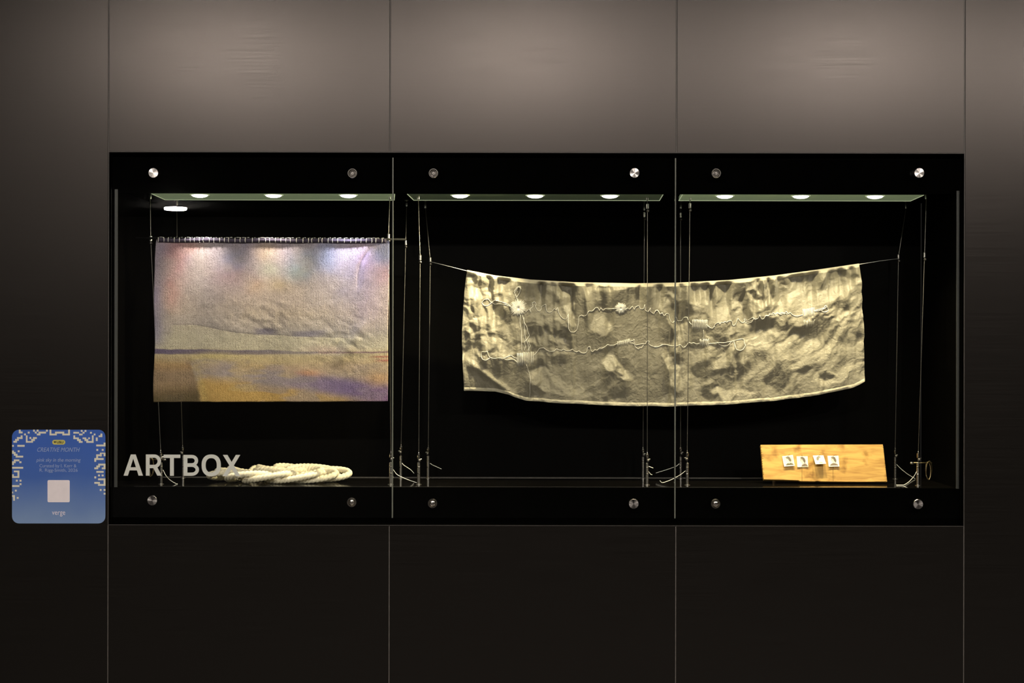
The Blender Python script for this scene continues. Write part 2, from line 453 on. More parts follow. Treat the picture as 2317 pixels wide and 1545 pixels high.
# ------------------------------------------------------------------ light panels in the case ceiling
PZ = H + .3513
LY = .080
def light_panel(xl, xr, xlb, xrb, spots, m, label):
    Y0, Y1 = .060, .204
    c = px((xl + xr) / 2, 437, .14)
    t = thing('light_panel', (c.x, .14, CE), label, 'light', 'light panels in the display case ceiling')
    v = [(pX(xl, Y0, 437), Y0), (pX(xr, Y0, 437), Y0), (pX(xrb, Y1, 451), Y1), (pX(xlb, Y1, 451), Y1)]
    n = 4
    vv = [(x, y, PZ) for x, y in v] + [(x, y, CE - .0005) for x, y in v]
    MB().add(vv, [(0, 1, 2, 3), (4, 5, 6, 7)] + [(i, (i + 1) % 4, (i + 1) % 4 + 4, i + 4) for i in range(4)]).build('glass_plate', m, t)
    e = MB()
    for i in range(1, 4):
        p, q = v[i], v[(i + 1) % 4]
        e.tube([(p[0], p[1], PZ), (q[0], q[1], PZ)], .0011, 6)
    e.build('plate_edge', M['plateedge'], t)
    for x, col, k, cone, *aim in spots:
        c = px(x, 441, LY); c.z = PZ
        cool = col[2] > .95
        ln = MB().lathe((c.x, LY, PZ), [(.019, -.0002), (.0185, -.0022), (.015, -.0046), (.008, -.0064), (.001, -.0068)], 28).build('lens', M['lens_cool' if cool else 'lens_warm'], t, smooth=True)
        MB().lathe((c.x, LY, PZ), [(.0225, 0), (.0225, -.0012), (.0195, -.0016)], 28).build('lens_ring', M['plateedge'], t)
        L = bpy.data.lights.new('spot_light', 'SPOT')
        L.energy = CASE_LAMP * k * 4; L.color = col; L.spot_size = math.radians(cone); L.spot_blend = 1.0
        L.shadow_soft_size = .009
        lo = bpy.data.objects.new('spot_light', L); scene.collection.objects.link(lo)
        if cone < 70: lo.rotation_euler = (math.radians(8.5), 0, 0)
        if aim: lo.rotation_euler = (0, math.radians(-aim[0]), 0)
        lo.parent = t; lo.location = Vector((c.x, LY, PZ - .009)) - Vector(t.location)
light_panel(343, 893, 373, 892, SPOTS[0], M['plate'], 'green glass light panel with three spots over the painted textile')
light_panel(922, 1500, 936, 1492, SPOTS[1], M['plate_dim'], 'dim green glass light panel with three spots in the middle bay')
light_panel(1544, 2090, 1536, 2060, SPOTS[2], M['plate'], 'green glass light panel with three spots over the right bay')

# ------------------------------------------------------------------ hanging cables
YF, YBK = .134, .31
def cable(label, Y, top, clamp, ten, post, tails=(), knob=1, extra=None):
    """top, clamp, ten: pixel points; post: pixel (x, y top of tube)"""
    pb = px(post[0], 1098 if Y < .2 else 1082, Y); pb.z = FL
    t = thing('hanging_cable', pb, label, 'cable', 'steel hanging cables of the display case')
    tp = px(*top, Y)
    fx = MB().lathe((tp.x, Y, tp.z), [(.0062, CE - tp.z), (.0062, CE - tp.z - .0015), (.0028, CE - tp.z - .002), (.0028, .010), (.0036, .008), (.0030, -.001), (.0012, -.002)], 14)
    smooth_auto(fx.build('ceiling_fixing', M['steel'], t))
    cp = px(*clamp, Y); tn = px(*ten, Y)
    MB().tube([tp, cp, tn], .00072, 6).build('wire', M['wire'], t, smooth=True)
    cg = MB().lathe((cp.x, Y, cp.z), [(.0009, .0075), (.0020, .0068), (.0034, .0055), (.0034, -.0055), (.0022, -.0062)], 14).build('clamp', M['steel'], t)
    smooth_auto(cg)
    MB().lathe((cp.x + .0008, Y - .003, cp.z - .0105), [(.0030, .006), (.0034, 0), (.0026, -.0022), (.0004, -.003)], 12, 'Y').build('clamp_knob', M['darksteel'], t, smooth=True)
    # tensioner bullet
    bt = MB().lathe((tn.x, Y, tn.z), [(.0008, .0012), (.0013, .0006), (.0013, -.0015), (.0034, -.0030), (.0037, -.0050), (.0037, -.0140), (.0026, -.0155)], 16).build('tensioner', M['chrome'], t)
    smooth_auto(bt, 40)
    MB().lathe((tn.x + .0015 * knob, Y - .003, tn.z - .0185), [(.0030, .006), (.0034, 0), (.0028, -.002), (.0004, -.0026)], 12, 'Y').build('grip_screw', M['darksteel'], t, smooth=True)
    MB().tube([(tn.x + .002 * knob, Y, tn.z - .0165), (tn.x + .007 * knob, Y, tn.z - .0150)], .0014, 8).build('side_pin', M['steel'], t, smooth=True)
    # post
    zt_ = px(*post, Y).z; hgt = zt_ - FL
    MB().tube([(tn.x, Y, tn.z - .0150), (pb.x, Y, zt_ - .001)], .0009, 6).build('rod', M['darksteel'], t, smooth=True)
    po = MB().lathe((pb.x, Y, FL), [(.0033, .0015), (.0033, hgt - .0006), (.0026, hgt)], 16).build('post', M['steel'], t)
    smooth_auto(po)
    for fr in (.50, .80):
        MB().lathe((pb.x, Y, FL + hgt * fr), [(.0033, -.0010), (.0039, -.0007), (.0039, .0007), (.0033, .0010)], 16).build('ring', M['chrome'], po, smooth=True)
    MB().lathe((pb.x, Y, FL), [(.0066, 0), (.0066, .0010), (.0034, .0018)], 20).build('base_flange', M['steel'], t)
    for tl in tails:
        P = np.array([tuple(px(a, b, Y + (c if len(tl[0]) > 2 else 0))) for a, b, c in [(*q, 0)[:3] if len(q) == 2 else q for q in tl]])
        s = np.linspace(0, len(P) - 1, 24)
        Q = np.stack([np.interp(s, np.arange(len(P)), P[:, k]) for k in range(3)], 1)
        for _ in range(3):
            Q[1:-1] = (Q[:-2] + 2 * Q[1:-1] + Q[2:]) / 4
        Q[:, 2] = np.maximum(Q[:, 2], FL + .0010)
        MB().tube(Q, .0007, 6).build('loose_wire_end', M['tail'], t, smooth=True)
    if extra:
        x0, x1, y, xc = extra
        a, b = px(x0, y, Y), px(x1, y, Y)
        MB().tube([a, b], .0014, 10).build('cross_bolt', M['brass'], t, smooth=True)
        c = px(xc, y + 18, Y - .004)
        w = MB()
        for k in range(5):
            th = np.linspace(0, 2 * math.pi, 40)
            w.tube([(c.x + .006 * math.cos(u) + .0006 * k, c.y + .004 * math.sin(u + k), c.z + .021 * math.sin(u) + .0006 * k) for u in th], .0003, 5)
        w.build('wire_coil', M['brass'], t, smooth=True)
        MB().lathe(px(x0 if x1 > x0 and xc > x0 + 30 else x1, y + .5, Y), [(.0016, -.004), (.0030, -.0035), (.0030, .0035), (.0016, .004)], 12, 'X').build('bolt_head', M['chrome'], t, smooth=True)

cable('front steel cable at the left end of the case, just left of the painted textile', YF, (340, 449), (341, 540), (363.5, 1019), (364.5, 1046),
      [[(369, 1063), (374, 1074), (382, 1084), (392, 1091), (402, 1096)]], 1, (338, 372, 1039.5, 341))
cable('rear steel cable half hidden behind the left part of the painted textile', YBK, (400, 463), (401, 610), (413, 1008), (414, 1030), [], -1)
cable('front steel cable at the right edge of the painted textile, beside the first glass joint', YF, (882, 449), (879, 535), (884.5, 1021), (884, 1046),
      [[(889, 1061), (897, 1073), (910, 1080), (925, 1086), (943, 1092)]], 1)
cable('rear steel cable just right of the first glass joint, leftmost of the three there', YBK, (920, 466), (918, 549), (907.5, 1006), (906.5, 1031),
      [[(909, 1047), (913, 1052), (921, 1057), (930, 1063), (937, 1071)]], -1)
cable('front steel cable in the middle of the three right of the first glass joint', YF, (946.5, 450), (950.5, 583), (947.5, 1024), (947.5, 1046), [], 1)
cable('rear steel cable holding the left end of the silk banner string', YBK, (962.5, 470), (973.5, 588), (969, 1009), (968.5, 1031),
      [[(973, 1048), (979, 1052), (988, 1056), (999, 1061)]], -1)
cable('front steel cable crossing the silk banner just left of the second glass joint', YF, (1464.5, 451), (1465, 467), (1464.5, 1024), (1464, 1047),
      [[(1468, 1055), (1473, 1057), (1478, 1059)], [(1468, 1067), (1472, 1073), (1476, 1074)]], 1)
cable('rear steel cable behind the silk banner just left of the second glass joint', YBK, (1457.5, 475), (1458, 486), (1455, 1012), (1455, 1033), [], 1)
cable('rear steel cable behind the silk banner just right of the second glass joint', YBK, (1540.5, 471), (1540, 487), (1540, 1009), (1540, 1033),
      [[(1537, 1049), (1530, 1055), (1510, 1062), (1484, 1070)]], 1)
cable('front steel cable crossing the silk banner just right of the second glass joint', YF, (1561.5, 451), (1561, 466), (1555, 1021), (1555, 1047),
      [[(1551, 1065), (1540, 1074), (1520, 1085), (1498, 1093), (1493, 1087)]], -1)
cable('rear steel cable holding the right end of the silk banner string', YBK, (2050, 471), (2033, 581), (2025.5, 1015), (2025.5, 1034),
      [[(2028, 1050), (2040, 1062), (2054, 1073), (2071, 1083)]], 1)
cable('front steel cable at the far right end of the case', YF, (2096, 449), (2092, 577), (2078, 1022), (2077, 1046),
      [[(2075, 1065), (2068, 1078), (2056, 1091), (2042, 1099), (2028, 1098)]], 1, (2063, 2109, 1047, 2100))

# ------------------------------------------------------------------ painted textile on a rod
TY = .125
def textile_color(u, v):
    """printed landscape: u right, v down, linear-ish albedo with some fold light and shade mixed in"""
    keys = [(0, (.50, .46, .53)), (.12, (.52, .47, .52)), (.3, (.53, .465, .45)), (.45, (.52, .455, .39)), (.56, (.49, .43, .37)), (.60, (.56, .50, .39)),
            (.66, (.58, .515, .38)), (.71, (.60, .49, .29)), (.76, (.56, .43, .27)), (.83, (.50, .40, .30)), (.92, (.52, .36, .17)), (1, (.44, .30, .14))]
    kv = [k[0] for k in keys]
    C = np.stack([np.interp(v, kv, [k[1][i] for k in keys]) for i in range(3)], -1)
    wu = u + .012 * fbm(u * 9, v * 9, 3); wv = v + .010 * fbm(u * 8, v * 8, 5)
    def mix(c, w):
        nonlocal C
        w = np.clip(w, 0, 1)[..., None]; C = C * (1 - w) + np.array(c) * w
    def blob(c, cu, cv, ru, rv, s=1.0, hard=2):
        d = np.sqrt(((wu - cu) / ru) ** 2 + ((wv - cv) / rv) ** 2)
        mix(c, s * np.exp(-d ** hard))
    mix((.33, .31, .43), .75 * (1 - sstep(.0, .07, u)) * (1 - sstep(.6, .7, v)))
    blob((.62, .36, .36), .10, .08, .05, .16, .75)
    blob((.62, .58, .55), .19, .16, .05, .22, .5)
    blob((.58, .36, .34), .075, .33, .035, .10, .8)
    blob((.60, .38, .36), .16, .04, .04, .05, .6)
    blob((.29, .31, .44), .335, .10, .075, .085, .85)
    blob((.50, .38, .38), .33, .22, .08, .06, .5)
    blob((.62, .51, .40), .47, .07, .07, .10, .7)
    blob((.50, .54, .44), .49, .18, .05, .06, .5)
    blob((.62, .46, .34), .43, .29, .04, .05, .5)
    blob((.60, .50, .32), .53, .28, .06, .05, .5)
    blob((.36, .41, .48), .635, .14, .065, .11, .8)
    blob((.40, .50, .48), .60, .20, .05, .05, .5)
    blob((.45, .50, .66), .74, .10, .06, .12, .7)
    blob((.62, .57, .66), .83, .14, .06, .25, .8)
    blob((.50, .42, .56), .90, .12, .05, .22, .7)
    blob((.26, .33, .58), .985, .07, .05, .10, .9)
    blob((.56, .40, .44), .97, .22, .06, .07, .6)
    blob((.52, .45, .50), .92, .42, .12, .16, .7)
    blob((.50, .44, .38), .62, .30, .06, .07, .4)
    # ridge line: print, plus the light and shade of the fold as colour
    rl = np.interp(u, [0, .07, .17, .25, .33, .42, .5, .62, .75, .87, 1], [.54, .522, .525, .545, .565, .58, .585, .592, .603, .608, .60])
    below = sstep(-.002, .004, v - rl) * (1 - sstep(.10, .12, v - rl)) * sstep(.06, .09, u) * (1 - sstep(.80, .88, u))
    above = np.exp(-np.maximum(rl - v, 0) / .07) * (v < rl) * sstep(.1, .2, u) * (1 - sstep(.75, .9, u))
    mix((.36, .32, .30), .6 * above)
    mix((.20, .17, .15), .75 * np.exp(-((v - rl + .003) / .0035) ** 2) * sstep(.06, .09, u) * (1 - sstep(.80, .88, u)))
    mix((.62, .555, .40), .6 * below)
    blob((.62, .54, .40), .70, .645, .10, .03, .5)
    blob((.62, .42, .38), .74, .68, .10, .025, .5)
    rib = .5 + .5 * np.sin(u * 2 * math.pi * 137)
    for cu, cv, ru, rv, s in ((.475, .563, .045, .020, .85), (.64, .576, .055, .018, .75), (.70, .573, .035, .018, .6)):
        d = ((u - cu) / ru) ** 4 + ((v - cv) / rv) ** 4
        mix((.20, .18, .25), s * np.exp(-d) * (.65 + .35 * rib))
    # horizon stripe
    hz = .690 + .006 * u; th = np.interp(u, [0, .5, .62, 1], [.017, .015, .008, .005])
    st = (1 - sstep(.7, 1.15, abs(v + .003 * fbm(u * 30, v * 5, 8) - hz) / th)) * np.interp(u, [0, .4, .6, .72, 1], [.95, .8, .5, .55, .9])
    mix((.125, .095, .19), st * (u < .7)); mix((.24, .13, .17), st * (u >= .7))
    # red streaks at right
    mix((.42, .10, .10), .8 * np.exp(-((v - .722 - .02 * (u - .9)) / .006) ** 2) * sstep(.90, .97, u))
    mix((.45, .12, .12), .8 * np.exp(-((v - .745 - .02 * (u - .9)) / .008) ** 2) * sstep(.92, .99, u))
    # foreground
    blob((.66, .54, .22), .27, .725, .14, .03, .7)
    blob((.60, .48, .26), .50, .745, .18, .025, .6)
    sw = .785 + .165 * (u - .2) / .8; hw = .035 + .035 * u
    swm = np.exp(-((v + .018 * fbm(u * 7, v * 14, 12) - sw) / hw) ** 4) * sstep(.17, .35, u)
    mix((.36, .31, .34), .75 * swm); mix((.19, .135, .29), .85 * swm * sstep(.40, .85, u))
    blob((.62, .32, .18), .66, .825, .06, .022, .75)
    blob((.60, .42, .28), .50, .79, .14, .018, .6)
    blob((.58, .36, .20), .97, .86, .06, .05, .8)
    blob((.56, .42, .30), .85, .80, .12, .03, .5)
    low = sstep(.03, .10, v - sw) * sstep(.17, .22, u) * (1 - sstep(.55, .72, u))
    mix((.60, .38, .12), .75 * low)
    mix((.25, .13, .26), .75 * sstep(.88, 1.0, v) * sstep(.78, 1.0, u))
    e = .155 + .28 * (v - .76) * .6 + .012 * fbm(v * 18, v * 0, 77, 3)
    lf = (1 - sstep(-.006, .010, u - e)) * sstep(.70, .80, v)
    mix((.31, .215, .135), .85 * lf)  # brown print, darkened further by painting in the shade at lower left
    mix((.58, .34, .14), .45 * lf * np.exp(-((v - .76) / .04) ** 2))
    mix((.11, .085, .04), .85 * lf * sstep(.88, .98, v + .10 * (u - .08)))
    mix((.62, .48, .18), .35 * np.exp(-((u - e - .022) / .018) ** 2) * sstep(.74, .8, v))
    fg = sstep(.70, .76, v) * (1 - .9 * lf) * (1 - .5 * sstep(.6, .9, u))
    mix((.34, .29, .28), .55 * fg * sstep(.05, .35, fbm(u * 7, v * 16, 61, 4) + .05))
    mix((.62, .46, .20), .5 * fg * sstep(.05, .35, fbm(u * 6, v * 15, 64, 4)) * (1 - sstep(.5, .8, u)))
    sk = 1 - sstep(.45, .6, v)
    mix((.34, .32, .33), .35 * sk * sstep(.0, .4, fbm(u * 6, v * 5, 67, 3)))
    mix((.62, .55, .50), .35 * sk * sstep(.0, .4, fbm(u * 6, v * 5, 71, 3)))
    C *= (1 + .14 * fbm(u * 60, v * 42, 21, 3))[..., None]
    g_ = C.mean(-1, keepdims=True)
    C = (g_ + (C - g_) * np.interp(v, [0, .45, .58, .70, .78, 1], [1.85, 1.5, 1.0, .95, 1.05, 1.02])[..., None]) * np.interp(v, [0, .3, .7, 1], [.66, .72, .80, .82])[..., None]
    return np.clip(C, .01, .9)

def cloth_material():
    m = bpy.data.materials.new('ribbed_painted_cloth'); m.use_nodes = True
    nt = m.node_tree; b = nt.nodes['Principled BSDF']
    b.inputs['Roughness'].default_value = .8; b.inputs['Specular IOR Level'].default_value = .15
    at = nt.nodes.new('ShaderNodeAttribute'); at.attribute_name = 'print'
    tc = nt.nodes.new('ShaderNodeTexCoord')
    sp = nt.nodes.new('ShaderNodeSeparateXYZ'); nt.links.new(tc.outputs['Object'], sp.inputs[0])
    wv = nt.nodes.new('ShaderNodeMath'); wv.operation = 'MULTIPLY'; wv.inputs[1].default_value = 2 * math.pi / .0038
    nt.links.new(sp.outputs['X'], wv.inputs[0])
    sn = nt.nodes.new('ShaderNodeMath'); sn.operation = 'SINE'; nt.links.new(wv.outputs[0], sn.inputs[0])
    nz = nt.nodes.new('ShaderNodeTexNoise'); nz.inputs['Scale'].default_value = 620; nz.inputs['Detail'].default_value = 3
    nt.links.new(tc.outputs['Object'], nz.inputs['Vector'])
    n2 = nt.nodes.new('ShaderNodeTexNoise'); n2.inputs['Scale'].default_value = 210; n2.inputs['Detail'].default_value = 4
    nt.links.new(tc.outputs['Object'], n2.inputs['Vector'])
    a1 = nt.nodes.new('ShaderNodeMath'); a1.operation = 'MULTIPLY_ADD'; a1.inputs[1].default_value = .10
    nt.links.new(sn.outputs[0], a1.inputs[0]); nt.links.new(nz.outputs[0], a1.inputs[2])
    a2 = nt.nodes.new('ShaderNodeMath'); a2.operation = 'ADD'; nt.links.new(a1.outputs[0], a2.inputs[0]); nt.links.new(n2.outputs[0], a2.inputs[1])
    bp = nt.nodes.new('ShaderNodeBump'); bp.inputs['Strength'].default_value = .9; bp.inputs['Distance'].default_value = .0008
    nt.links.new(a2.outputs[0], bp.inputs['Height']); nt.links.new(bp.outputs[0], b.inputs['Normal'])
    # dark stipple of the weave
    mr = nt.nodes.new('ShaderNodeMapRange'); mr.inputs['From Min'].default_value = .33; mr.inputs['From Max'].default_value = .52
    mr.inputs['To Min'].default_value = .55; mr.inputs['To Max'].default_value = 1.08
    nt.links.new(a1.outputs[0], mr.inputs['Value'])
    mx = nt.nodes.new('ShaderNodeVectorMath'); mx.operation = 'SCALE'
    nt.links.new(at.outputs['Color'], mx.inputs[0]); nt.links.new(mr.outputs[0], mx.inputs['Scale']); nt.links.new(mx.outputs[0], b.inputs['Base Color'])
    return m
M['cloth'] = cloth_material()
M['roll'] = mat('dark_violet_roll', (.040, .030, .055), .85, var=.35, scale=160, bump=.0006)
M['thread'] = mat('white_thread', (.80, .77, .74), .7, var=.08, scale=400)
M['rodmat'] = mat('black_rod', (.005, .005, .005), .6, spec=.1, var=.2, scale=50)

tex = thing('painted_textile', px(614, 909, TY), 'ribbed cloth painted as a hazy pink and ochre landscape, stitched to a rod', 'textile')
NU, NV = 330, 232
U, V = np.meshgrid(np.linspace(0, 1, NU), np.linspace(0, 1, NV))
def textile_h(u, v):
    h = .0022 * np.sin(u * 2 * math.pi * 3.3 + .8 + 1.2 * v) * (1 - .5 * v)
    h += .0035 * fbm(u * 5, v * 3.2, 31, 2)
    # crumples in the middle and right
    m = np.exp(-((u - .45) / .25) ** 2 - ((v - .50) / .13) ** 2) + .8 * np.exp(-((u - .82) / .15) ** 2 - ((v - .62) / .22) ** 2) + .25
    a, b = u * 1.44 + v, v - u * 1.44 * .8
    h += m * .0026 * (abs(fbm(a * 6, b * 9, 40, 3)) - .2)
    h += .0016 * m * fbm(a * 17, b * 22, 44, 2)
    # diagonal crease at the upper right
    d = (u - .89) + (v - .17) * .32
    h -= .0048 * np.exp(-((d + .02 * np.sin(v * 14)) / .012) ** 2) * np.exp(-((v - .17) / .12) ** 4)
    h += .0016 * np.exp(-((d + .03) / .03) ** 2) * np.exp(-((v - .2) / .2) ** 4)
    # long fold from the right edge down to the left of the purple field
    d2 = (u - .86) + (v - .60) * .45
    h += .0050 * np.exp(-(d2 / .035) ** 2) * np.exp(-((v - .63) / .14) ** 4)
    # pleat along the ridge line
    rl = np.interp(u, [0, .07, .17, .25, .33, .42, .5, .62, .75, .87, 1], [.54, .522, .525, .545, .565, .58, .585, .592, .603, .608, .60])
    dd = v - rl
    k = sstep(.08, .15, u) * (1 - sstep(.8, .9, u))
    h += k * .0003 * np.where(dd < 0, np.exp(dd / .05) * -.6, np.exp(-dd / .04))
    # lower left corner folded under
    h -= .0012 * (1 - sstep(-.01, .02, u - (.155 + .17 * (v - .76)))) * sstep(.72, .80, v)
    return h
xs = (350 + 531 * U) * (1 - V) + (348.5 + 528.5 * U) * V + 2.0 * np.sin(V * 9) * (U - .5) * .6
ys_t = 541 + 2.5 * U + 4 * np.sin(U * math.pi) + 1.5 * np.sin(U * 23)
ys_b = 909.5 - 2 * U + 1.6 * fbm(U * 12, U * 0, 50, 3)
ys = ys_t * (1 - V) + ys_b * V
edge_c = np.exp(-U / .01) * 5 * np.sin(V * 12) * .3 + np.where(V < .12, (1 - V / .12) * 3 * (np.exp(-U / .02)), 0)
xs = xs + edge_c
hh = textile_h(U, V) * sstep(0, .05, V) * .5
P = np.zeros((NV, NU, 3))
k = (D + TY) / F
dx, dy = xs - CX, ys - CY
P[..., 0] = (dx + dy * ROLL) * k; P[..., 2] = H + (HOR - CY - (dy - dx * ROLL)) * k
P[..., 1] = TY - hh + .004 * (1 - sstep(0, .03, V))
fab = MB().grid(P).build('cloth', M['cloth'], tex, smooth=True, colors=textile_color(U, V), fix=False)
sm = fab.modifiers.new('thickness', 'SOLIDIFY'); sm.thickness = .0014; sm.offset = 1 if False else 0
# rolled top edge, rod and whip stitches
Xs = np.linspace(357, 874, 120)
RP = [px(x, 543 + .004 * (x - 357) + 1.0 * math.sin(x * .05) * .6, TY - .0022) for x in Xs]
rr_ = .0050 + .0008 * fbm(Xs * .08, Xs * 0, 60, 3)
MB().tube(RP, rr_, 14).build('rolled_edge', M['roll'], tex, smooth=True)
MB().tube([px(307, 538.5, TY - .0022), px(918, 541.5, TY - .0022)], .0026, 10).build('rod', M['rodmat'], tex, smooth=True)
st = []
x = 358.0
while x < 872:
    stp = 9 + 6 * rng.random()
    c = px(x, 543 + .004 * (x - 357), TY - .0022); c2 = px(x + stp * .92, 543 + .004 * (x - 357), TY - .0022)
    r = .0062
    skew = (rng.random() - .5) * .004
    for a in np.linspace(-1.1, .75 * math.pi * .72, 8):      # loop over the front of the roll
        st.append((c.x + skew * math.cos(a), c.y - r * math.cos(a), c.z + r * math.sin(a)))
    st.append((c.x * .5 + c2.x * .5, c.y - .001, c.z + r + .0012 * rng.random()))
    if rng.random() < .25:
        st.append((c2.x, c.y - .002, c.z + r * 1.05))
    x += stp
MB().tube(st, .0006, 5).build('whip_stitching', M['thread'], tex, smooth=True)

# ------------------------------------------------------------------ silk banner
SY = .208
TOP = np.array([(1056, 612), (1120, 624.5), (1200, 634), (1300, 640), (1440, 642.5), (1530, 641), (1650, 635), (1750, 625), (1850, 611.5), (1945, 597.5)])
BOT = np.array([(1049, 882.5), (1120, 884), (1150, 891), (1165, 897), (1190, 905), (1250, 909.5), (1350, 914.5), (1440, 918), (1530, 918), (1650, 914), (1760, 905), (1860, 891), (1930, 875.5), (1956.5, 862)])
def along(P, t):
    P = P.astype(float); s = (P[:, 0] - P[0, 0]) / (P[-1, 0] - P[0, 0])
    # smooth interpolation through the points
    y = np.interp(t, s, P[:, 1])
    return P[0, 0] + t * (P[-1, 0] - P[0, 0]), y
def silk_px(u, v):
    xt, yt = along(TOP, u); xb, yb = along(BOT, u)
    yb = yb + 1.3 * fbm(u * 26, u * 0 + 3, 70, 3)
    x = xt * (1 - v) + xb * v; y = yt * (1 - v) + yb * v
    bow = -6.5 * np.sin(math.pi * np.clip(v * 1.05, 0, 1)) * np.exp(-u / .04) + 3.0 * np.sin(math.pi * v) * np.exp(-(1 - u) / .04)
    jag = (np.exp(-(1 - u) / .01) - np.exp(-u / .01) * .5) * 2.2 * fbm(v * 14, v * 0, 72, 3)
    return x + bow + jag, y

def ridged(x, y, seed, o=3):
    s = 0; a = 1.
    for i in range(o):
        s = s + a * (1 - 2 * abs(2 * vnoise(x * 2 ** i, y * 2 ** i, seed + 5 * i))); a *= .5
    return s
def trin(x, y, seed):
    x = x + seed * 13.7; y = y + seed * 7.3
    s_ = (x + y) * .366; a = x + s_; b = y + s_
    i = np.floor(a).astype(int); j = np.floor(b).astype(int); fx = a - i; fy = b - j
    g = lambda p, q: TAB[(p * 31 + seed) % 256, (q * 17 + 3 * seed) % 256]
    up = fx > fy
    w0 = 1 - np.maximum(fx, fy); w1 = abs(fx - fy); w2 = np.minimum(fx, fy)
    return w0 * g(i, j) + w1 * np.where(up, g(i + 1, j), g(i, j + 1)) + w2 * g(i + 1, j + 1) - .5
def facets(x, y, seed):
    r = .045
    return (trin(x, y, seed) * 2 + trin(x + r, y + r, seed) + trin(x - r, y + r * .6, seed) + trin(x, y - r, seed)) / 5
def seg(x, y, ax, ay, bx, by):
    dx, dy = bx - ax, by - ay
    t = np.clip(((x - ax) * dx + (y - ay) * dy) / (dx * dx + dy * dy), 0, 1)
    side = ((x - ax) * dy - (y - ay) * dx) / math.hypot(dx, dy)
    return t, side, np.hypot(x - ax - t * dx, y - ay - t * dy)
RX0, RY0, RW, RH = 1020, 570, 970, 370
def blur1(a, n, ax):
    k = np.exp(-.5 * (np.arange(-2 * n, 2 * n + 1) / n) ** 2); k /= k.sum()
    pad = [(0, 0), (0, 0)]; pad[ax] = (2 * n, 2 * n)
    b = np.pad(a, pad, mode='edge')
    return np.apply_along_axis(lambda r: np.convolve(r, k, 'valid'), ax, b)
def silk_raster():
    X, Y = np.meshgrid(np.arange(RW) + RX0 + 0.0, np.arange(RH) + RY0 + 0.0)
    wx = X + 26 * fbm(X / 52, Y / 52, 80, 4, .55); wy = Y + 26 * fbm(X / 52, Y / 52, 83, 4, .55)
    tl = np.interp(X, TOP[:, 0], TOP[:, 1]); dd = Y - tl
    # large drape: tilt of the cloth, positive where it leans out towards the floor
    S = np.zeros_like(X) + .05
    def patch(cx_, cy_, rx, ry, v, rot=0.0):
        nonlocal S
        c, s_ = math.cos(rot), math.sin(rot); a, b = wx - cx_, wy - cy_
        d = np.sqrt(((a * c + b * s_) / rx) ** 2 + ((-a * s_ + b * c) / ry) ** 2)
        w = 1 - sstep(.75, 1.15, d); S = S * (1 - w) + v * w
    patch(1420, 780, 120, 140, -.55)
    patch(1150, 860, 110, 42, -.65)
    patch(1262, 735, 24, 95, .55); patch(1285, 690, 10, 60, .75)
    patch(1310, 720, 18, 90, -.85); patch(1385, 655, 48, 16, .8); patch(1365, 730, 36, 28, .2, .3)
    patch(1440, 700, 30, 60, -.7); patch(1512, 690, 14, 50, .35); patch(1518, 810, 12, 105, .65, .06); patch(1475, 800, 34, 110, -.75)
    patch(1390, 830, 36, 20, .40, .4); patch(1245, 862, 60, 20, .5, .25); patch(1270, 810, 24, 18, -.3)
    patch(1545, 690, 16, 48, -.75); patch(1602, 675, 40, 36, .75, -.3); patch(1566, 770, 26, 30, -.6); patch(1612, 655, 12, 16, -.6)
    patch(1690, 690, 10, 55, -.7); patch(1655, 700, 30, 36, .5); patch(1740, 660, 46, 30, .7); patch(1725, 735, 30, 14, -.7)
    patch(1605, 835, 32, 24, -.75); patch(1598, 895, 26, 18, -.75); patch(1660, 810, 60, 22, .45, -.45); patch(1650, 895, 50, 12, .8)
    patch(1770, 850, 34, 40, -.65, .3); patch(1850, 690, 90, 50, .45); patch(1860, 800, 90, 40, .15, -.5); patch(1900, 850, 52, 18, .75, -.35)
    patch(1880, 850, 20, 12, -.5); patch(1920, 620, 18, 10, -.6); patch(1830, 735, 60, 14, -.45, -.3); patch(1900, 720, 40, 14, .7, -.3)
    patch(1100, 690, 50, 60, .1); patch(1120, 760, 60, 40, .12); patch(1215, 700, 34, 50, .25); patch(1210, 770, 40, 30, .1); patch(1155, 740, 20, 60, -.4)
    left = (1 - sstep(1140, 1280, X)); right = sstep(1540, 1680, X); mid = np.clip(1 - left - right, 0, 1)
    a = wx * .80 - wy * .60; b = wx * .60 + wy * .80
    # crumples as slope as well: crisp small wrinkles riding on the drape
    N = left * (3.4 * trin(wx / 30, wy / 20, 90) + 2.6 * trin(wx / 14, wy / 9, 93)) + \
        mid * (2.3 * trin(wx / 40, wy / 26, 100) + 1.8 * trin(wx / 18, wy / 10, 103)) + \
        right * (2.6 * trin(a / 62, b / 22, 110) + 2.1 * trin(a / 26, b / 9, 113))
    calm = np.clip(.7 + 1.5 * fbm(X / 90, Y / 70, 86, 2), .2, 1.2) * np.clip(.5 + S, .35, 1.0)
    N = N + 1.3 * (1 - right) * trin(wx / 13, wy / 6, 160) + 1.5 * right * trin(a / 17, b / 5, 161)
    S = np.tanh((S + N * calm) * 1.1) / 1.05
    # folds hanging from the hem
    S = S + 1.1 * np.exp(-dd / 26) * trin(X / 16, dd / 60, 121)
    S = .5 * S + .5 * blur1(blur1(S, 1, 0), 1, 1)
    S = S * np.interp(dd, [0, 60, 250], [1.05, .90, .70])
    h = np.cumsum(S, axis=0) * (D / F)
    low = blur1(h, 55, 0)
    h = h - low
    h = blur1(h, 1, 1)
    # sideways relief so that the drape is not only horizontal
    h = h + .0016 * fbm(X / 26, Y / 80, 150, 2) + .0006 * trin(a / 9, b / 5, 151)
    h = .028 * np.tanh(h / .028)
    return h
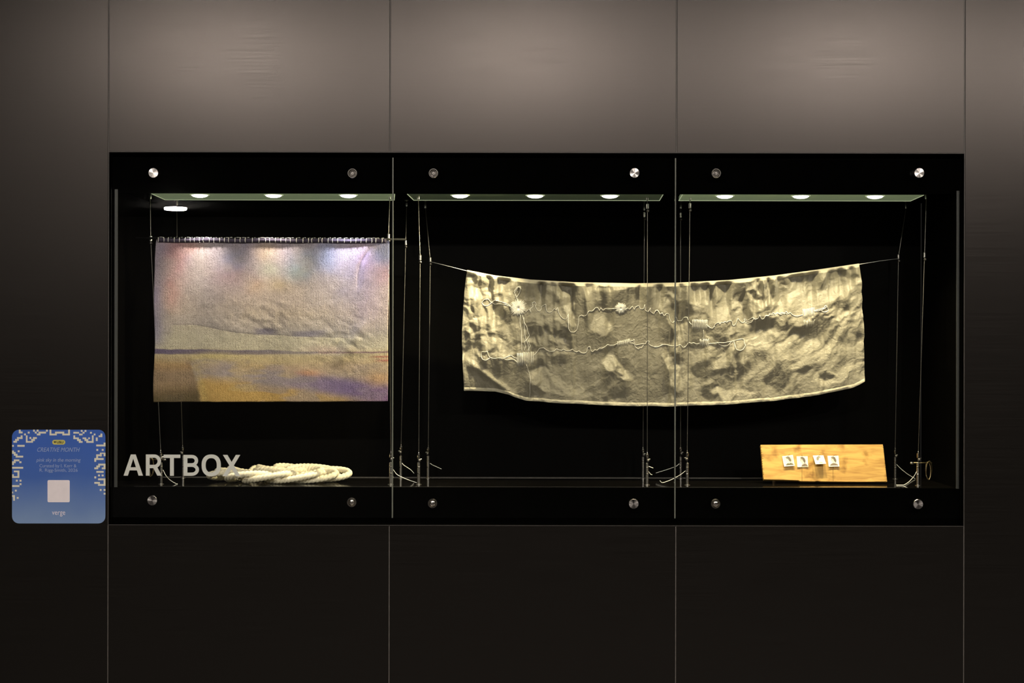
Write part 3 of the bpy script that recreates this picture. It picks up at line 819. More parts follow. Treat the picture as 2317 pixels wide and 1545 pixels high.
def silk_folds(x, y):
    h = 0 * x
    for ax, ay, bx, by, amp, w in ((1056, 815, 1160, 893, .0060, 7), (1780, 890, 1952, 740, .0012, 6), (1640, 905, 1760, 800, .0012, 6)):
        t, side, d = seg(x, y, ax, ay, bx, by)
        h = h + amp * np.exp(-(d / w) ** 2) * (.35 + .65 * np.sin(math.pi * np.clip(t, .05, .95)))
    return h
SR = silk_raster()
gx_, gy_ = np.meshgrid(np.arange(RW) + RX0 + 0.0, np.arange(RH) + RY0 + 0.0)
SR = SR + silk_folds(gx_, gy_)
def silk_h(x, y):
    """height in metres towards the viewer at pixel x, y"""
    x = np.clip(np.asarray(x, float) - RX0, 0, RW - 1.01); y = np.clip(np.asarray(y, float) - RY0, 0, RH - 1.01)
    i = np.floor(x).astype(int); j = np.floor(y).astype(int); fx = x - i; fy = y - j
    return (SR[j, i] * (1 - fx) + SR[j, i + 1] * fx) * (1 - fy) + (SR[j + 1, i] * (1 - fx) + SR[j + 1, i + 1] * fx) * fy
def silk_pt(x, y, off=0.0):
    q = px(float(x), float(y), SY)
    hv = float(silk_h(np.array([x]), np.array([y]))[0])
    return Vector((q.x, SY - hv - off, q.z))

def silk_material(name, base, trans, rough, lo=0.0):
    m = bpy.data.materials.new(name); m.use_nodes = True
    nt = m.node_tree; b = nt.nodes['Principled BSDF']; out = nt.nodes['Material Output']
    b.inputs['Roughness'].default_value = rough
    b.inputs['Specular IOR Level'].default_value = .35
    b.inputs['Sheen Weight'].default_value = .15
    tc = nt.nodes.new('ShaderNodeTexCoord')
    nz = nt.nodes.new('ShaderNodeTexNoise'); nz.inputs['Scale'].default_value = 105; nz.inputs['Detail'].default_value = 6; nz.inputs['Distortion'].default_value = 1.0
    nt.links.new(tc.outputs['Object'], nz.inputs['Vector'])
    cr = nt.nodes.new('ShaderNodeValToRGB'); cr.color_ramp.elements[0].position = .3; cr.color_ramp.elements[1].position = .7
    cr.color_ramp.elements[0].color = (*[c * .93 for c in base], 1); cr.color_ramp.elements[1].color = (*[c * 1.05 for c in base], 1)
    nt.links.new(nz.outputs[0], cr.inputs[0]); nt.links.new(cr.outputs[0], b.inputs['Base Color'])
    bp = nt.nodes.new('ShaderNodeBump'); bp.inputs['Strength'].default_value = .8; bp.inputs['Distance'].default_value = .0020
    nt.links.new(nz.outputs[0], bp.inputs['Height']); nt.links.new(bp.outputs[0], b.inputs['Normal'])
    tl = nt.nodes.new('ShaderNodeBsdfTranslucent'); tl.inputs[0].default_value = (*base, 1)
    mx = nt.nodes.new('ShaderNodeMixShader'); mx.inputs[0].default_value = trans
    nt.links.new(b.outputs[0], mx.inputs[1]); nt.links.new(tl.outputs[0], mx.inputs[2]); nt.links.new(mx.outputs[0], out.inputs[0])
    return m
M['silk'] = silk_material('ivory_silk', (.200, .181, .134), .12, .45)
M['hem'] = silk_material('ivory_silk_hem', (.46, .42, .31), .15, .5)
M['embroidery'] = mat('embroidery_thread', (.60, .58, .52), .55, var=.06, scale=300)

silk = thing('silk_banner', px(1500, 918, SY), 'wide crinkled ivory silk banner with white embroidery hanging from a string', 'banner')
NU, NV = 900, 300
U, V = np.meshgrid(np.linspace(0, 1, NU), np.linspace(0, 1, NV))
xs, ys = silk_px(U, V)
k = (D + SY) / F
dx, dy = xs - CX, ys - CY
P = np.zeros((NV, NU, 3))
P[..., 0] = (dx + dy * ROLL) * k; P[..., 2] = H + (HOR - CY - (dy - dx * ROLL)) * k
P[..., 1] = SY - silk_h(xs, ys) * sstep(0, .03, V)
MB().grid(P).build('silk_cloth', M['silk'], silk, smooth=True, fix=False)
def hem(v0, v1, off, name):
    uu, vv = np.meshgrid(np.linspace(0.001, .999, 500), np.linspace(v0, v1, 7))
    x, y = silk_px(uu, vv)
    c = np.sin((vv - v0) / (v1 - v0) * math.pi)
    Q = np.zeros(uu.shape + (3,)); dx, dy = x - CX, y - CY
    Q[..., 0] = (dx + dy * ROLL) * k; Q[..., 2] = H + (HOR - CY - (dy - dx * ROLL)) * k
    Q[..., 1] = SY - silk_h(x, y) * sstep(0, .03, vv) - .0005 - off * c - .0010 * c * fbm(uu * 90, vv * 8, 140, 3)
    return MB().grid(Q).build(name, M['hem'], silk, smooth=True, fix=False)
hem(-.006, .026, .0012, 'top_hem')
hem(.976, 1.004, .0008, 'bottom_hem')
MB().tube([px(973.5, 592, YBK - .003), px(1010, 601, .268), px(1057, 613, SY)], .0007, 6).build('hanging_string', M['thread'], silk, smooth=True)
MB().tube([px(2033, 585, YBK - .003), px(1990, 590.5, .27), px(1944, 598, SY)], .0006, 6).build('hanging_string', M['thread'], silk, smooth=True)

# embroidery -----------------------------------------------------------
def c1(pts): return [(1030 + a / 4.415, 580 + b / 4.415) for a, b in pts]
def c2(pts): return [(1480 + a / 4.413, 580 + b / 4.413) for a, b in pts]
def thread(pts, r=.0008, sub=4, off=.0012):
    r = r * .8
    pts = np.array(pts, float)
    s = np.linspace(0, len(pts) - 1, (len(pts) - 1) * sub + 1)
    X = np.interp(s, np.arange(len(pts)), pts[:, 0]); Y = np.interp(s, np.arange(len(pts)), pts[:, 1])
    X[1:-1] = (X[:-2] + 2 * X[1:-1] + X[2:]) / 4; Y[1:-1] = (Y[:-2] + 2 * Y[1:-1] + Y[2:]) / 4
    hv = silk_h(X, Y)
    hv[1:-1] = np.maximum(hv[1:-1], (hv[:-2] + hv[2:]) / 2)
    k = (D + SY) / F; dx, dy = X - CX, Y - CY
    Q = np.stack([(dx + dy * ROLL) * k, SY - hv - off, H + (HOR - CY - (dy - dx * ROLL)) * k], -1)
    MB().tube(Q, r, 5).build('embroidered_thread', M['embroidery'], silk, smooth=True)
thread(c1([(365, 465), (330, 425), (290, 430), (263, 460), (285, 490), (320, 495), (360, 465), (395, 432), (430, 445), (480, 462), (530, 480), (560, 500)]))
thread(c1([(560, 505), (500, 482), (430, 472), (395, 478), (365, 462), (385, 440), (420, 445)]), .0007)
thread(c1([(625, 460), (612, 400), (585, 355), (625, 300), (655, 320), (640, 370), (612, 410)]))
thread(c1([(620, 440), (590, 370), (640, 290), (660, 325)]), .0006)
thread(c1([(700, 560), (740, 520), (760, 570), (745, 525), (780, 500), (765, 465), (795, 452), (810, 480), (800, 500), (820, 540), (840, 548), (858, 530), (862, 500), (880, 490), (905, 475), (908, 520), (918, 555), (945, 562), (975, 545), (985, 520), (1010, 535), (1025, 505), (1032, 560), (1050, 595), (1075, 620), (1100, 630), (1118, 610), (1122, 585)]))
thread(c1([(1130, 575), (1128, 640), (1128, 720), (1150, 755), (1185, 760), (1215, 735), (1228, 680), (1235, 600), (1262, 585), (1280, 597), (1310, 590), (1330, 545), (1370, 548), (1400, 512), (1425, 510), (1440, 545), (1455, 510), (1475, 540), (1500, 520), (1530, 525), (1560, 522), (1600, 520), (1620, 520)]))
thread(c1([(1700, 525), (1725, 515), (1740, 530), (1770, 495), (1790, 535), (1800, 505), (1835, 490), (1850, 525), (1880, 525), (1892, 475), (1895, 540), (1925, 555), (1950, 510), (1945, 550), (1985, 575), (2000, 535), (2030, 545), (2040, 580), (2070, 565)]))
thread(c2([(0, 560), (30, 530), (55, 575), (75, 560), (95, 600), (115, 570), (145, 575), (155, 630), (175, 665), (200, 655), (225, 600), (240, 645), (280, 640), (295, 610), (330, 605), (345, 650), (365, 675), (378, 680)]))
thread(c2([(520, 680), (560, 715), (580, 720), (610, 670), (640, 660), (650, 680), (665, 655), (685, 665), (700, 650), (720, 660), (735, 645), (775, 640), (785, 690), (805, 690), (835, 615), (850, 640), (880, 665), (910, 650), (905, 620), (935, 640), (985, 605), (1000, 630), (1035, 620), (1050, 585), (1065, 625), (1090, 625), (1110, 590), (1135, 595), (1150, 570), (1165, 590), (1185, 560), (1210, 580), (1230, 555), (1250, 580), (1275, 555), (1295, 580), (1310, 545), (1330, 575), (1355, 560), (1375, 585), (1420, 600), (1475, 585)]))
thread(c2([(1130, 600), (1160, 575), (1200, 590), (1225, 565), (1260, 585), (1290, 560), (1325, 580)]), .0006)
thread(c2([(905, 655), (935, 670), (975, 655), (990, 620)]), .0007)
thread(c2([(905, 635), (940, 655), (985, 635)]), .0007)
thread(c2([(1585, 545), (1640, 530), (1690, 515), (1700, 490), (1720, 500), (1735, 540), (1700, 560), (1660, 545), (1690, 515)]))
thread(c2([(1590, 550), (1630, 545), (1665, 535), (1700, 520), (1712, 505)]), .0007)
thread(c1([(655, 585), (645, 650), (660, 740), (662, 840), (665, 960)]))
thread(c1([(672, 590), (690, 660), (718, 710), (722, 750), (742, 790), (715, 830), (690, 855), (700, 900), (690, 945)]))
thread(c1([(685, 610), (688, 680), (695, 760), (700, 820), (725, 870), (735, 915), (728, 950)]))
thread(c1([(735, 840), (740, 880), (752, 890), (735, 920), (745, 950)]), .0007)
thread(c1([(620, 1020), (585, 1010), (560, 985), (530, 1000), (480, 1018), (430, 1012), (395, 1022), (350, 1010), (330, 985), (322, 945), (295, 955), (262, 950), (258, 1000), (275, 1030), (310, 1038), (345, 1015)]))
thread(c1([(480, 1020), (520, 1035), (560, 1025), (590, 1030), (620, 1060)]), .0007)
thread(c1([(710, 1080), (735, 1150), (752, 1220), (745, 1290), (748, 1360), (742, 1410)]), .0006)
thread(c1([(785, 990), (815, 960), (840, 918), (885, 912), (910, 935), (950, 950), (990, 945), (1010, 922), (1040, 935), (1065, 940), (1080, 925), (1110, 945), (1150, 940), (1170, 925), (1190, 945), (1215, 955), (1235, 940), (1255, 960), (1290, 968), (1315, 955), (1322, 910), (1345, 895), (1355, 940), (1370, 955), (1395, 930), (1415, 938), (1440, 915), (1465, 918), (1500, 900), (1520, 880), (1550, 888), (1590, 885), (1620, 870)]))
thread(c1([(1740, 850), (1775, 840), (1790, 825), (1785, 850), (1800, 885), (1835, 880), (1870, 870), (1900, 875), (1915, 845), (1940, 845), (1930, 875), (1965, 895), (2010, 905), (2060, 890), (2075, 880)]))
thread(c1([(1740, 860), (1785, 870), (1800, 905), (1815, 915), (1830, 925), (1845, 910), (1860, 915), (1880, 885)]), .0007)
thread(c2([(0, 905), (40, 905), (80, 880), (130, 880), (180, 895), (220, 895), (265, 880), (290, 912), (320, 895), (345, 855), (370, 870), (395, 860), (420, 875), (450, 868)]))
thread(c2([(540, 870), (590, 868), (640, 860), (700, 862), (760, 850), (830, 832), (895, 820), (900, 860), (912, 890), (885, 930), (850, 940), (815, 930), (802, 880), (795, 852)]))
thread(c2([(640, 870), (660, 885), (700, 897), (730, 890), (760, 865), (765, 852)]), .0007)
thread(c2([(600, 700), (575, 720), (545, 705), (525, 690)]), .0006)
thread(c2([(490, 735), (495, 790), (480, 830)]), .0006)

def starburst(cx, cy, r, n):
    mb = MB()
    for i in range(n):
        a = 2 * math.pi * (i + .6 * rng.random()) / n; rr = r * (.72 + .33 * rng.random())
        pts = []
        for q in (0.04, .35, .7, 1.0):
            x_, y_ = cx + rr * q * math.cos(a), cy + rr * q * math.sin(a)
            p = silk_pt(x_, y_, .0010 + .0020 * (1 - q * q)); pts.append(p)
        mb.tube(pts, [.0004, .0006, .00055, .0003], 4)
    mb.build('starburst_stitch', M['embroidery'], silk, smooth=True)
def comb(x0, x1, y0, y1, n, slope=0.0, jag=2.0, r=.0005):
    mb = MB()
    for i in range(n):
        x_ = x0 + (x1 - x0) * (i + .3 * rng.random()) / (n - 1)
        a = y0 + slope * (x_ - x0) + jag * (rng.random() - .5); b = y1 + slope * (x_ - x0) + jag * 1.6 * (rng.random() - .5)
        mb.tube([silk_pt(x_, a, .0012), silk_pt(x_ + .2, a * .66 + b * .34, .0015), silk_pt(x_ - .2, a * .33 + b * .67, .0015), silk_pt(x_, b, .0012)], r, 4)
    mb.build('satin_stitch_block', M['embroidery'], silk, smooth=True)
starburst(1173, 697, 20.5, 84)
starburst(1404.5, 698, 14, 60)
comb(1170, 1181, 798, 828, 5, .05, 1.5, .0008)
comb(1182, 1206, 797, 824, 10, -.05, 2.5)
comb(1397, 1424, 773, 783, 15, -.24, 2.0)
comb(1565.5, 1599, 723, 746, 17, .02, 1.5)
comb(1583, 1602, 768, 784, 10, -.05, 3.0)
comb(1815, 1840, 700, 719, 12, -.16, 3.0)
comb(1816, 1841, 726, 741, 9, -.1, 5.0, .0003)

# ------------------------------------------------------------------ knotted rope on the shelf
def rope_path(R, r, p, q, A, B, cx, cy, z0, zr, tilt, ph, n=2600):
    t = np.linspace(0, 2 * math.pi, n, endpoint=False)
    rad = R + r * np.cos(q * t + ph) + .05 * np.sin(7 * t + 1)
    th = p * t + ph * .4
    X = cx + A * rad * np.cos(th) + .006 * np.sin(3 * t + ph); Yv = cy + B * rad * np.sin(th) + .004 * np.sin(5 * t)
    Z = z0 + zr * np.sin(q * t + ph + .3) + .002 * np.sin(11 * t)
    Z = Z + tilt * np.sin(th)
    return np.stack([X, Yv, Z], -1)
def rope_mesh(mb, P, r, pitch, n=18, lobes=3):
    m = len(P)
    d = np.linalg.norm(np.roll(P, -1, 0) - P, axis=1); s = np.concatenate([[0], np.cumsum(d)[:-1]]); Lt = d.sum()
    turns = round(Lt / pitch)
    T = np.roll(P, -1, 0) - np.roll(P, 1, 0); T /= np.linalg.norm(T, axis=1)[:, None]
    up = np.array([0, 0, 1.0]); Uv = np.cross(T, up); Uv /= np.linalg.norm(Uv, axis=1)[:, None]; Vv = np.cross(Uv, T)
    ang = np.arange(n) * 2 * math.pi / n
    tw = s / Lt * turns * 2 * math.pi / 1.0
    ph = lobes * (ang[None, :]) - tw[:, None]
    rad = r * (.70 + .32 * np.sqrt(np.abs(np.cos(ph / 2))))
    Q = P[:, None] + rad[..., None] * (np.cos(ang)[None, :, None] * Uv[:, None] + np.sin(ang)[None, :, None] * Vv[:, None])
    f = []
    for i in range(m):
        i2 = (i + 1) % m
        for j in range(n):
            j2 = (j + 1) % n
            f.append((i * n + j, i * n + j2, i2 * n + j2, i2 * n + j))
    mb.add(Q.reshape(-1, 3), f)
M['rope'] = mat('cotton_rope', (.80, .73, .53), .85, var=.10, scale=260, bump=.0006)
rc = px(637, 1090, .215)
rr0 = .0076
mb = MB()
rope_mesh(mb, rope_path(.78, .22, 3, 11, .160, .082, rc.x - .004, .205, FL + rr0 + .0068, .0070, .002, .4), rr0, .0095)
rope_mesh(mb, rope_path(.60, .36, 3, 7, .094, .055, rc.x + .028, .222, FL + rr0 + .0125, .0072, .003, 1.7), rr0, .0095)
rope = mb.build('knotted_rope', M['rope'], None, smooth=True)
# lowest point exactly on the shelf
co = np.zeros(len(rope.data.vertices) * 3); rope.data.vertices.foreach_get('co', co); zmin = co.reshape(-1, 3)[:, 2].min()
rope.data.transform(Matrix.Translation((0, 0, FL - zmin)))
centred(rope)
tag(rope, 'thick cream twisted rope knotted into a flat oval mat on the black shelf', 'rope')

# ------------------------------------------------------------------ wooden board with four portraits
BY0, BY1 = .170, .202       # board face: depth at bottom and top rows
def bpt(x, y, off=0.0):
    t = (1090 - y) / 84.0
    Y = BY0 + (BY1 - BY0) * t
    p = px(x, y, Y)
    nrm = Vector((0, -1, .36)).normalized()
    return p + nrm * off
def wood_material():
    m = bpy.data.materials.new('pine_board'); m.use_nodes = True
    nt = m.node_tree; b = nt.nodes['Principled BSDF']
    b.inputs['Roughness'].default_value = .55; b.inputs['Specular IOR Level'].default_value = .3
    tc = nt.nodes.new('ShaderNodeTexCoord')
    mp = nt.nodes.new('ShaderNodeMapping'); mp.inputs['Scale'].default_value = (9, 60, 60)
    nt.links.new(tc.outputs['Object'], mp.inputs[0])
    n1 = nt.nodes.new('ShaderNodeTexNoise'); n1.inputs['Scale'].default_value = 1.6; n1.inputs['Detail'].default_value = 6; n1.inputs['Distortion'].default_value = 1.2
    nt.links.new(mp.outputs[0], n1.inputs['Vector'])
    n2 = nt.nodes.new('ShaderNodeTexNoise'); n2.inputs['Scale'].default_value = 26; n2.inputs['Detail'].default_value = 3
    nt.links.new(tc.outputs['Object'], n2.inputs['Vector'])
    cr = nt.nodes.new('ShaderNodeValToRGB')
    cr.color_ramp.elements[0].position = .28; cr.color_ramp.elements[0].color = (.33, .17, .038, 1)
    cr.color_ramp.elements[1].position = .62; cr.color_ramp.elements[1].color = (.53, .315, .080, 1)
    nt.links.new(n1.outputs[0], cr.inputs[0])
    c2_ = nt.nodes.new('ShaderNodeValToRGB')
    c2_.color_ramp.elements[0].position = .30; c2_.color_ramp.elements[0].color = (.52, .45, .33, 1)
    c2_.color_ramp.elements[1].position = .44; c2_.color_ramp.elements[1].color = (1, 1, 1, 1)
    nt.links.new(n2.outputs[0], c2_.inputs[0])
    mx = nt.nodes.new('ShaderNodeMix'); mx.data_type = 'RGBA'; mx.blend_type = 'MULTIPLY'; mx.inputs['Factor'].default_value = 1.0
    nt.links.new(cr.outputs[0], mx.inputs['A']); nt.links.new(c2_.outputs[0], mx.inputs['B'])
    nt.links.new(mx.outputs['Result'], b.inputs['Base Color'])
    bp = nt.nodes.new('ShaderNodeBump'); bp.inputs['Strength'].default_value = .4; bp.inputs['Distance'].default_value = .0006
    nt.links.new(n1.outputs[0], bp.inputs['Height']); nt.links.new(bp.outputs[0], b.inputs['Normal'])
    return m
M['wood'] = wood_material()
M['darkwood'] = mat('dark_cut', (.05, .025, .01), .8, var=.3, scale=100)
outl = [(1721, 1006.2), (1760, 1006), (1860, 1005.6), (1940, 1005.5), (1997.3, 1005.3), (1998.3, 1010)]
yy = 1010.0; xx = 1998.3
while yy < 1086:                                   # ragged saw cut on the right
    yy += 1.6 + 2.0 * rng.random(); bx = 1998.3 + (yy - 1010) * .112
    outl += [(bx + .2 * rng.random(), yy), (bx - 1.2 - 2.2 * rng.random(), yy + .5), (bx + .3 * rng.random(), yy + 1.0)]
    yy += 1.0
outl += [(2007.2, 1089), (1950, 1089.6), (1900, 1089.3), (1856, 1088.8), (1849, 1087.6), (1843, 1088.8), (1811, 1088.2), (1807, 1086.4), (1770, 1085.0), (1728.5, 1084.2)]
yy = 1081.0
while yy > 1012:                                   # saw cuts on the left
    bx = 1721 + (yy - 1006) * .085
    dpt = 1.0 + 4.0 * rng.random() ** 2
    outl += [(bx, yy), (bx + dpt, yy - .5), (bx, yy - 1.1)]
    yy -= 3.0 + 4 * rng.random()
board = thing('wooden_board', (px(1864, 1090, .17).x, .17, FL), 'honey-coloured pine board with ragged saw-cut ends leaning on the shelf', 'board')
zlow = bpt(1900, 1090).z
front = [bpt(x, y) for x, y in outl]
lift = FL + .0035 - min(q.z for q in front)        # thin shadow gap under the leaning face
n = len(front)
back = [q + Vector((0, 1, -.36)).normalized() * .011 for q in front]
v = [tuple(q) for q in front] + [(q.x, q.y, max(q.z, FL + .0002)) for q in back]
f = [tuple(range(n)), tuple(range(2 * n - 1, n - 1, -1))] + [(i, i + n, (i + 1) % n + n, (i + 1) % n) for i in range(n)]
MB().add(v, f).build('plank', M['wood'], board)
# wedge that props the plank from behind and a recessed foot below it
a, b = bpt(1760, 1082), bpt(1980, 1082)
zz = bpt(1864, 1030).z
MB().add([(x, y, z) for x in (a.x, b.x) for y, z in ((BY0 + .034, FL), (BY0 + .080, FL), (BY0 + .045, zz), (BY0 + .037, zz))],
         [(0, 1, 2, 3), (7, 6, 5, 4), (0, 4, 5, 1), (1, 5, 6, 2), (2, 6, 7, 3), (3, 7, 4, 0)]).build('rear_prop', M['darkwood'], board)
MB().tube([bpt(1814.5, 1056, .0002), bpt(1814.8, 1088, .0002)], .00035, 4).build('crack', M['darkwood'], board)
MB().tube([bpt(1884.8, 1055, .0002), bpt(1884.6, 1072, .0002), bpt(1885.2, 1088, .0002)], .00035, 4).build('crack', M['darkwood'], board)
M['knot'] = mat('wood_knot', (.30, .13, .03), .7, var=.2, scale=200)
MB().tube([bpt(1832.2 + 2.3 * math.cos(t), 1050.5 + 2.6 * math.sin(t), .0001) for t in np.linspace(0, 2 * math.pi, 22)], .00035, 4).build('knot_ring', M['knot'], board)

def card_material():
    m = bpy.data.materials.new('photo_paper'); m.use_nodes = True
    nt = m.node_tree; b = nt.nodes['Principled BSDF']
    at = nt.nodes.new('ShaderNodeAttribute'); at.attribute_name = 'print'
    nt.links.new(at.outputs['Color'], b.inputs['Base Color']); b.inputs['Roughness'].default_value = .45
    b.inputs['Specular IOR Level'].default_value = .25
    return m
M['photo'] = card_material()
M['pin'] = mat('dark_pin', (.03, .028, .022), .4, .6, var=.2, scale=300)
def ell(u, v, cu, cv, ru, rv, rot=0.0, soft=.25):
    c, s = math.cos(rot), math.sin(rot); a, b = u - cu, v - cv
    d = np.hypot((a * c + b * s) / ru, (-a * s + b * c) / rv)
    return 1 - sstep(1 - soft, 1 + soft, d)
def portrait(u, v, kind):
    paper = np.array((.80, .75, .60))
    bgs = [((.52, .52, .38), (.66, .65, .50)), ((.74, .68, .55), (.78, .72, .58)), ((.55, .58, .44), (.74, .73, .56)), ((.74, .69, .55), (.78, .73, .58))]
    bg0, bg1 = [np.array(q) for q in bgs[kind]]
    C = bg0 + (bg1 - bg0) * sstep(0, .9, v + .2 * np.sin(u * 5))[..., None]
    def mix(c, w):
        nonlocal C
        C = C * (1 - w[..., None]) + np.array(c) * w[..., None]
    tex_ = .85 + .5 * fbm(u * 22, v * 22, 200 + kind, 3)
    dk = np.array((.13, .105, .075)); coat = np.array((.20, .155, .115)) if kind in (1, 3) else np.array((.14, .13, .085))
    face = np.array((.60, .54, .40))
    # shoulders
    sc = {0: (.56, 1.02, .40, .34), 1: (.68, 1.05, .30, .38), 2: (.55, 1.10, .28, .34), 3: (.52, 1.04, .42, .36)}[kind]
    w = ell(u, v, *sc, soft=.06)
    C = C * (1 - w[..., None]) + (coat * (1.0 if kind != 2 else 2.6))[None, None] * tex_[..., None] * w[..., None]
    # neck and head
    hd = {0: (.50, .36, -1), 1: (.52, .34, -1), 2: (.50, .36, 1), 3: (.50, .34, -1)}[kind]
    mix(face, ell(u, v, hd[0] + .02, .60, .085, .16, soft=.15))
    mix(face, ell(u, v, hd[0] + .03 * hd[2], hd[1] + .06, .16, .22, .0, soft=.12))
    # hair cap and bun
    mix(dk, ell(u, v, hd[0], hd[1] - .15, .21, .12, -.25 * hd[2], .2) * .9)
    mix(dk, ell(u, v, hd[0] - .14 * hd[2], hd[1] + .03, .12, .22, .35 * hd[2], .2))
    if kind in (0, 2):
        mix(dk, ell(u, v, hd[0] - .17 * hd[2], hd[1] + .09, .09, .11, 0, .2))
    else:
        mix(dk, ell(u, v, hd[0] + .17, hd[1] + .18, .06, .14, -.3, .2))
        mix(dk * 2, ell(u, v, hd[0] - .14, hd[1] - .02, .05, .12, .5, .3) * .7)
    if kind == 3:
        mix(dk, ell(u, v, .5, .72, .10, .04, 0, .2))
    if kind == 1:
        pass
    bd = .065 if kind != 1 else .02
    ed = np.minimum(np.minimum(u, 1 - u), np.minimum(v, 1 - v))
    mix(paper, 1 - sstep(bd, bd + .02, ed))
    return C
CARDS = [((1769.5, 1032.5), (1793.6, 1029.4), (1797.5, 1055.0), (1773.4, 1056.7), .0010, .0050, 'small vintage portrait card, leftmost on the pine board, tilted with dark shoulders', (1788, 1027, 1782, 1033)),
         ((1802.2, 1032.3), (1827.0, 1032.2), (1828.3, 1056.8), (1803.6, 1057.3), .0008, .0022, 'small pale portrait card, second from the left on the pine board, without white border', (1815, 1028.5, 1814.5, 1034)),
         ((1838.8, 1031.0), (1862.6, 1030.6), (1866.0, 1053.4), (1842.4, 1054.6), .0012, .0170, 'small faded portrait card standing out from the pine board with a deep shadow below', (1857, 1028, 1851, 1033.5)),
         ((1872.0, 1031.3), (1896.8, 1031.1), (1898.4, 1056.2), (1874.2, 1056.8), .0008, .0042, 'small portrait card with long dark hair and dark collar, rightmost on the pine board', (1893, 1029.5, 1884.5, 1033))]
for i, (a, b, c, d, o0, o1, lab, pin) in enumerate(CARDS):
    N = 44
    uu, vv = np.meshgrid(np.linspace(0, 1, N), np.linspace(0, 1, N))
    col = portrait(uu, vv, i)
    corners = [np.array(bpt(*a, o0)), np.array(bpt(*b, o0)), np.array(bpt(*c, o1)), np.array(bpt(*d, o1))]
    Pq = ((1 - uu) * (1 - vv))[..., None] * corners[0] + (uu * (1 - vv))[..., None] * corners[1] + (uu * vv)[..., None] * corners[2] + ((1 - uu) * vv)[..., None] * corners[3]
    Pq[..., 1] += .0010 * np.sin(uu * math.pi) * vv - .0004
    base = bpt((c[0] + d[0]) / 2, (c[1] + d[1]) / 2, o1)
    t = thing('portrait_card', base, lab, 'photo card', 'portrait cards pinned to the pine board')
    cd = MB().grid(Pq).build('print', M['photo'], t, colors=col, fix=False)
    sd = cd.modifiers.new('thickness', 'SOLIDIFY'); sd.thickness = .0007; sd.offset = -1 if False else 0
    x0, y0, x1, y1 = pin
    pts = [bpt(x0, y0, .0015), bpt((x0 + x1) / 2 - 1, y0 * .6 + y1 * .4, .0045), bpt(x1, y1, .0040), bpt(x1 - .2, y1 + 2.2, o0 + .0006)]
    MB().tube(pts, .00035, 5).build('wire_hook', M['pin'], t, smooth=True)

# ------------------------------------------------------------------ exhibition sticker on the wall
stk = thing('wall_sticker', px(133, 1184, 0), 'square blue exhibition sticker with cream pixel border left of the display case', 'sticker')
SF = -.0011
def rrect(x0, y0, x1, y1, r, n=8):
    pts = []
    for cx_, cy_, a0 in ((x1 - r, y0 + r, -90), (x1 - r, y1 - r, 0), (x0 + r, y1 - r, 90), (x0 + r, y0 + r, 180)):
        for t in np.linspace(a0, a0 + 90, n):
            pts.append((cx_ + r * math.cos(math.radians(t)), cy_ + r * math.sin(math.radians(t))))
    return pts
def flat(polys, y0, y1):
    mb = MB()
    for poly in polys:
        q = [px(a, b, 0) for a, b in poly]
        mb.prism([(p.x, p.z) for p in q], y0, y1)
    return mb
def sticker_material():
    m = bpy.data.materials.new('sticker_blue'); m.use_nodes = True
    nt = m.node_tree; b = nt.nodes['Principled BSDF']; b.inputs['Roughness'].default_value = .5; b.inputs['Specular IOR Level'].default_value = .2
    tc = nt.nodes.new('ShaderNodeTexCoord'); sp = nt.nodes.new('ShaderNodeSeparateXYZ'); nt.links.new(tc.outputs['Generated'], sp.inputs[0])
    nz = nt.nodes.new('ShaderNodeTexNoise'); nz.inputs['Scale'].default_value = 2.2; nt.links.new(tc.outputs['Generated'], nz.inputs['Vector'])
    ad = nt.nodes.new('ShaderNodeMath'); ad.operation = 'MULTIPLY_ADD'; ad.inputs[1].default_value = .22
    nt.links.new(nz.outputs[0], ad.inputs[0]); nt.links.new(sp.outputs['Z'], ad.inputs[2])
    cr = nt.nodes.new('ShaderNodeValToRGB'); e = cr.color_ramp.elements
    e[0].position = .12; e[0].color = (.20, .30, .50, 1); e[1].position = 1.0; e[1].color = (.048, .125, .47, 1)
    k_ = e.new(.62); k_.color = (.058, .135, .43, 1)
    nt.links.new(ad.outputs[0], cr.inputs[0]); nt.links.new(cr.outputs[0], b.inputs['Base Color'])
    return m
M['sticker'] = sticker_material()
flat([rrect(27.5, 972, 238.6, 1184, 16)], -.0008, -.0001).build('sticker_sheet', M['sticker'], stk)
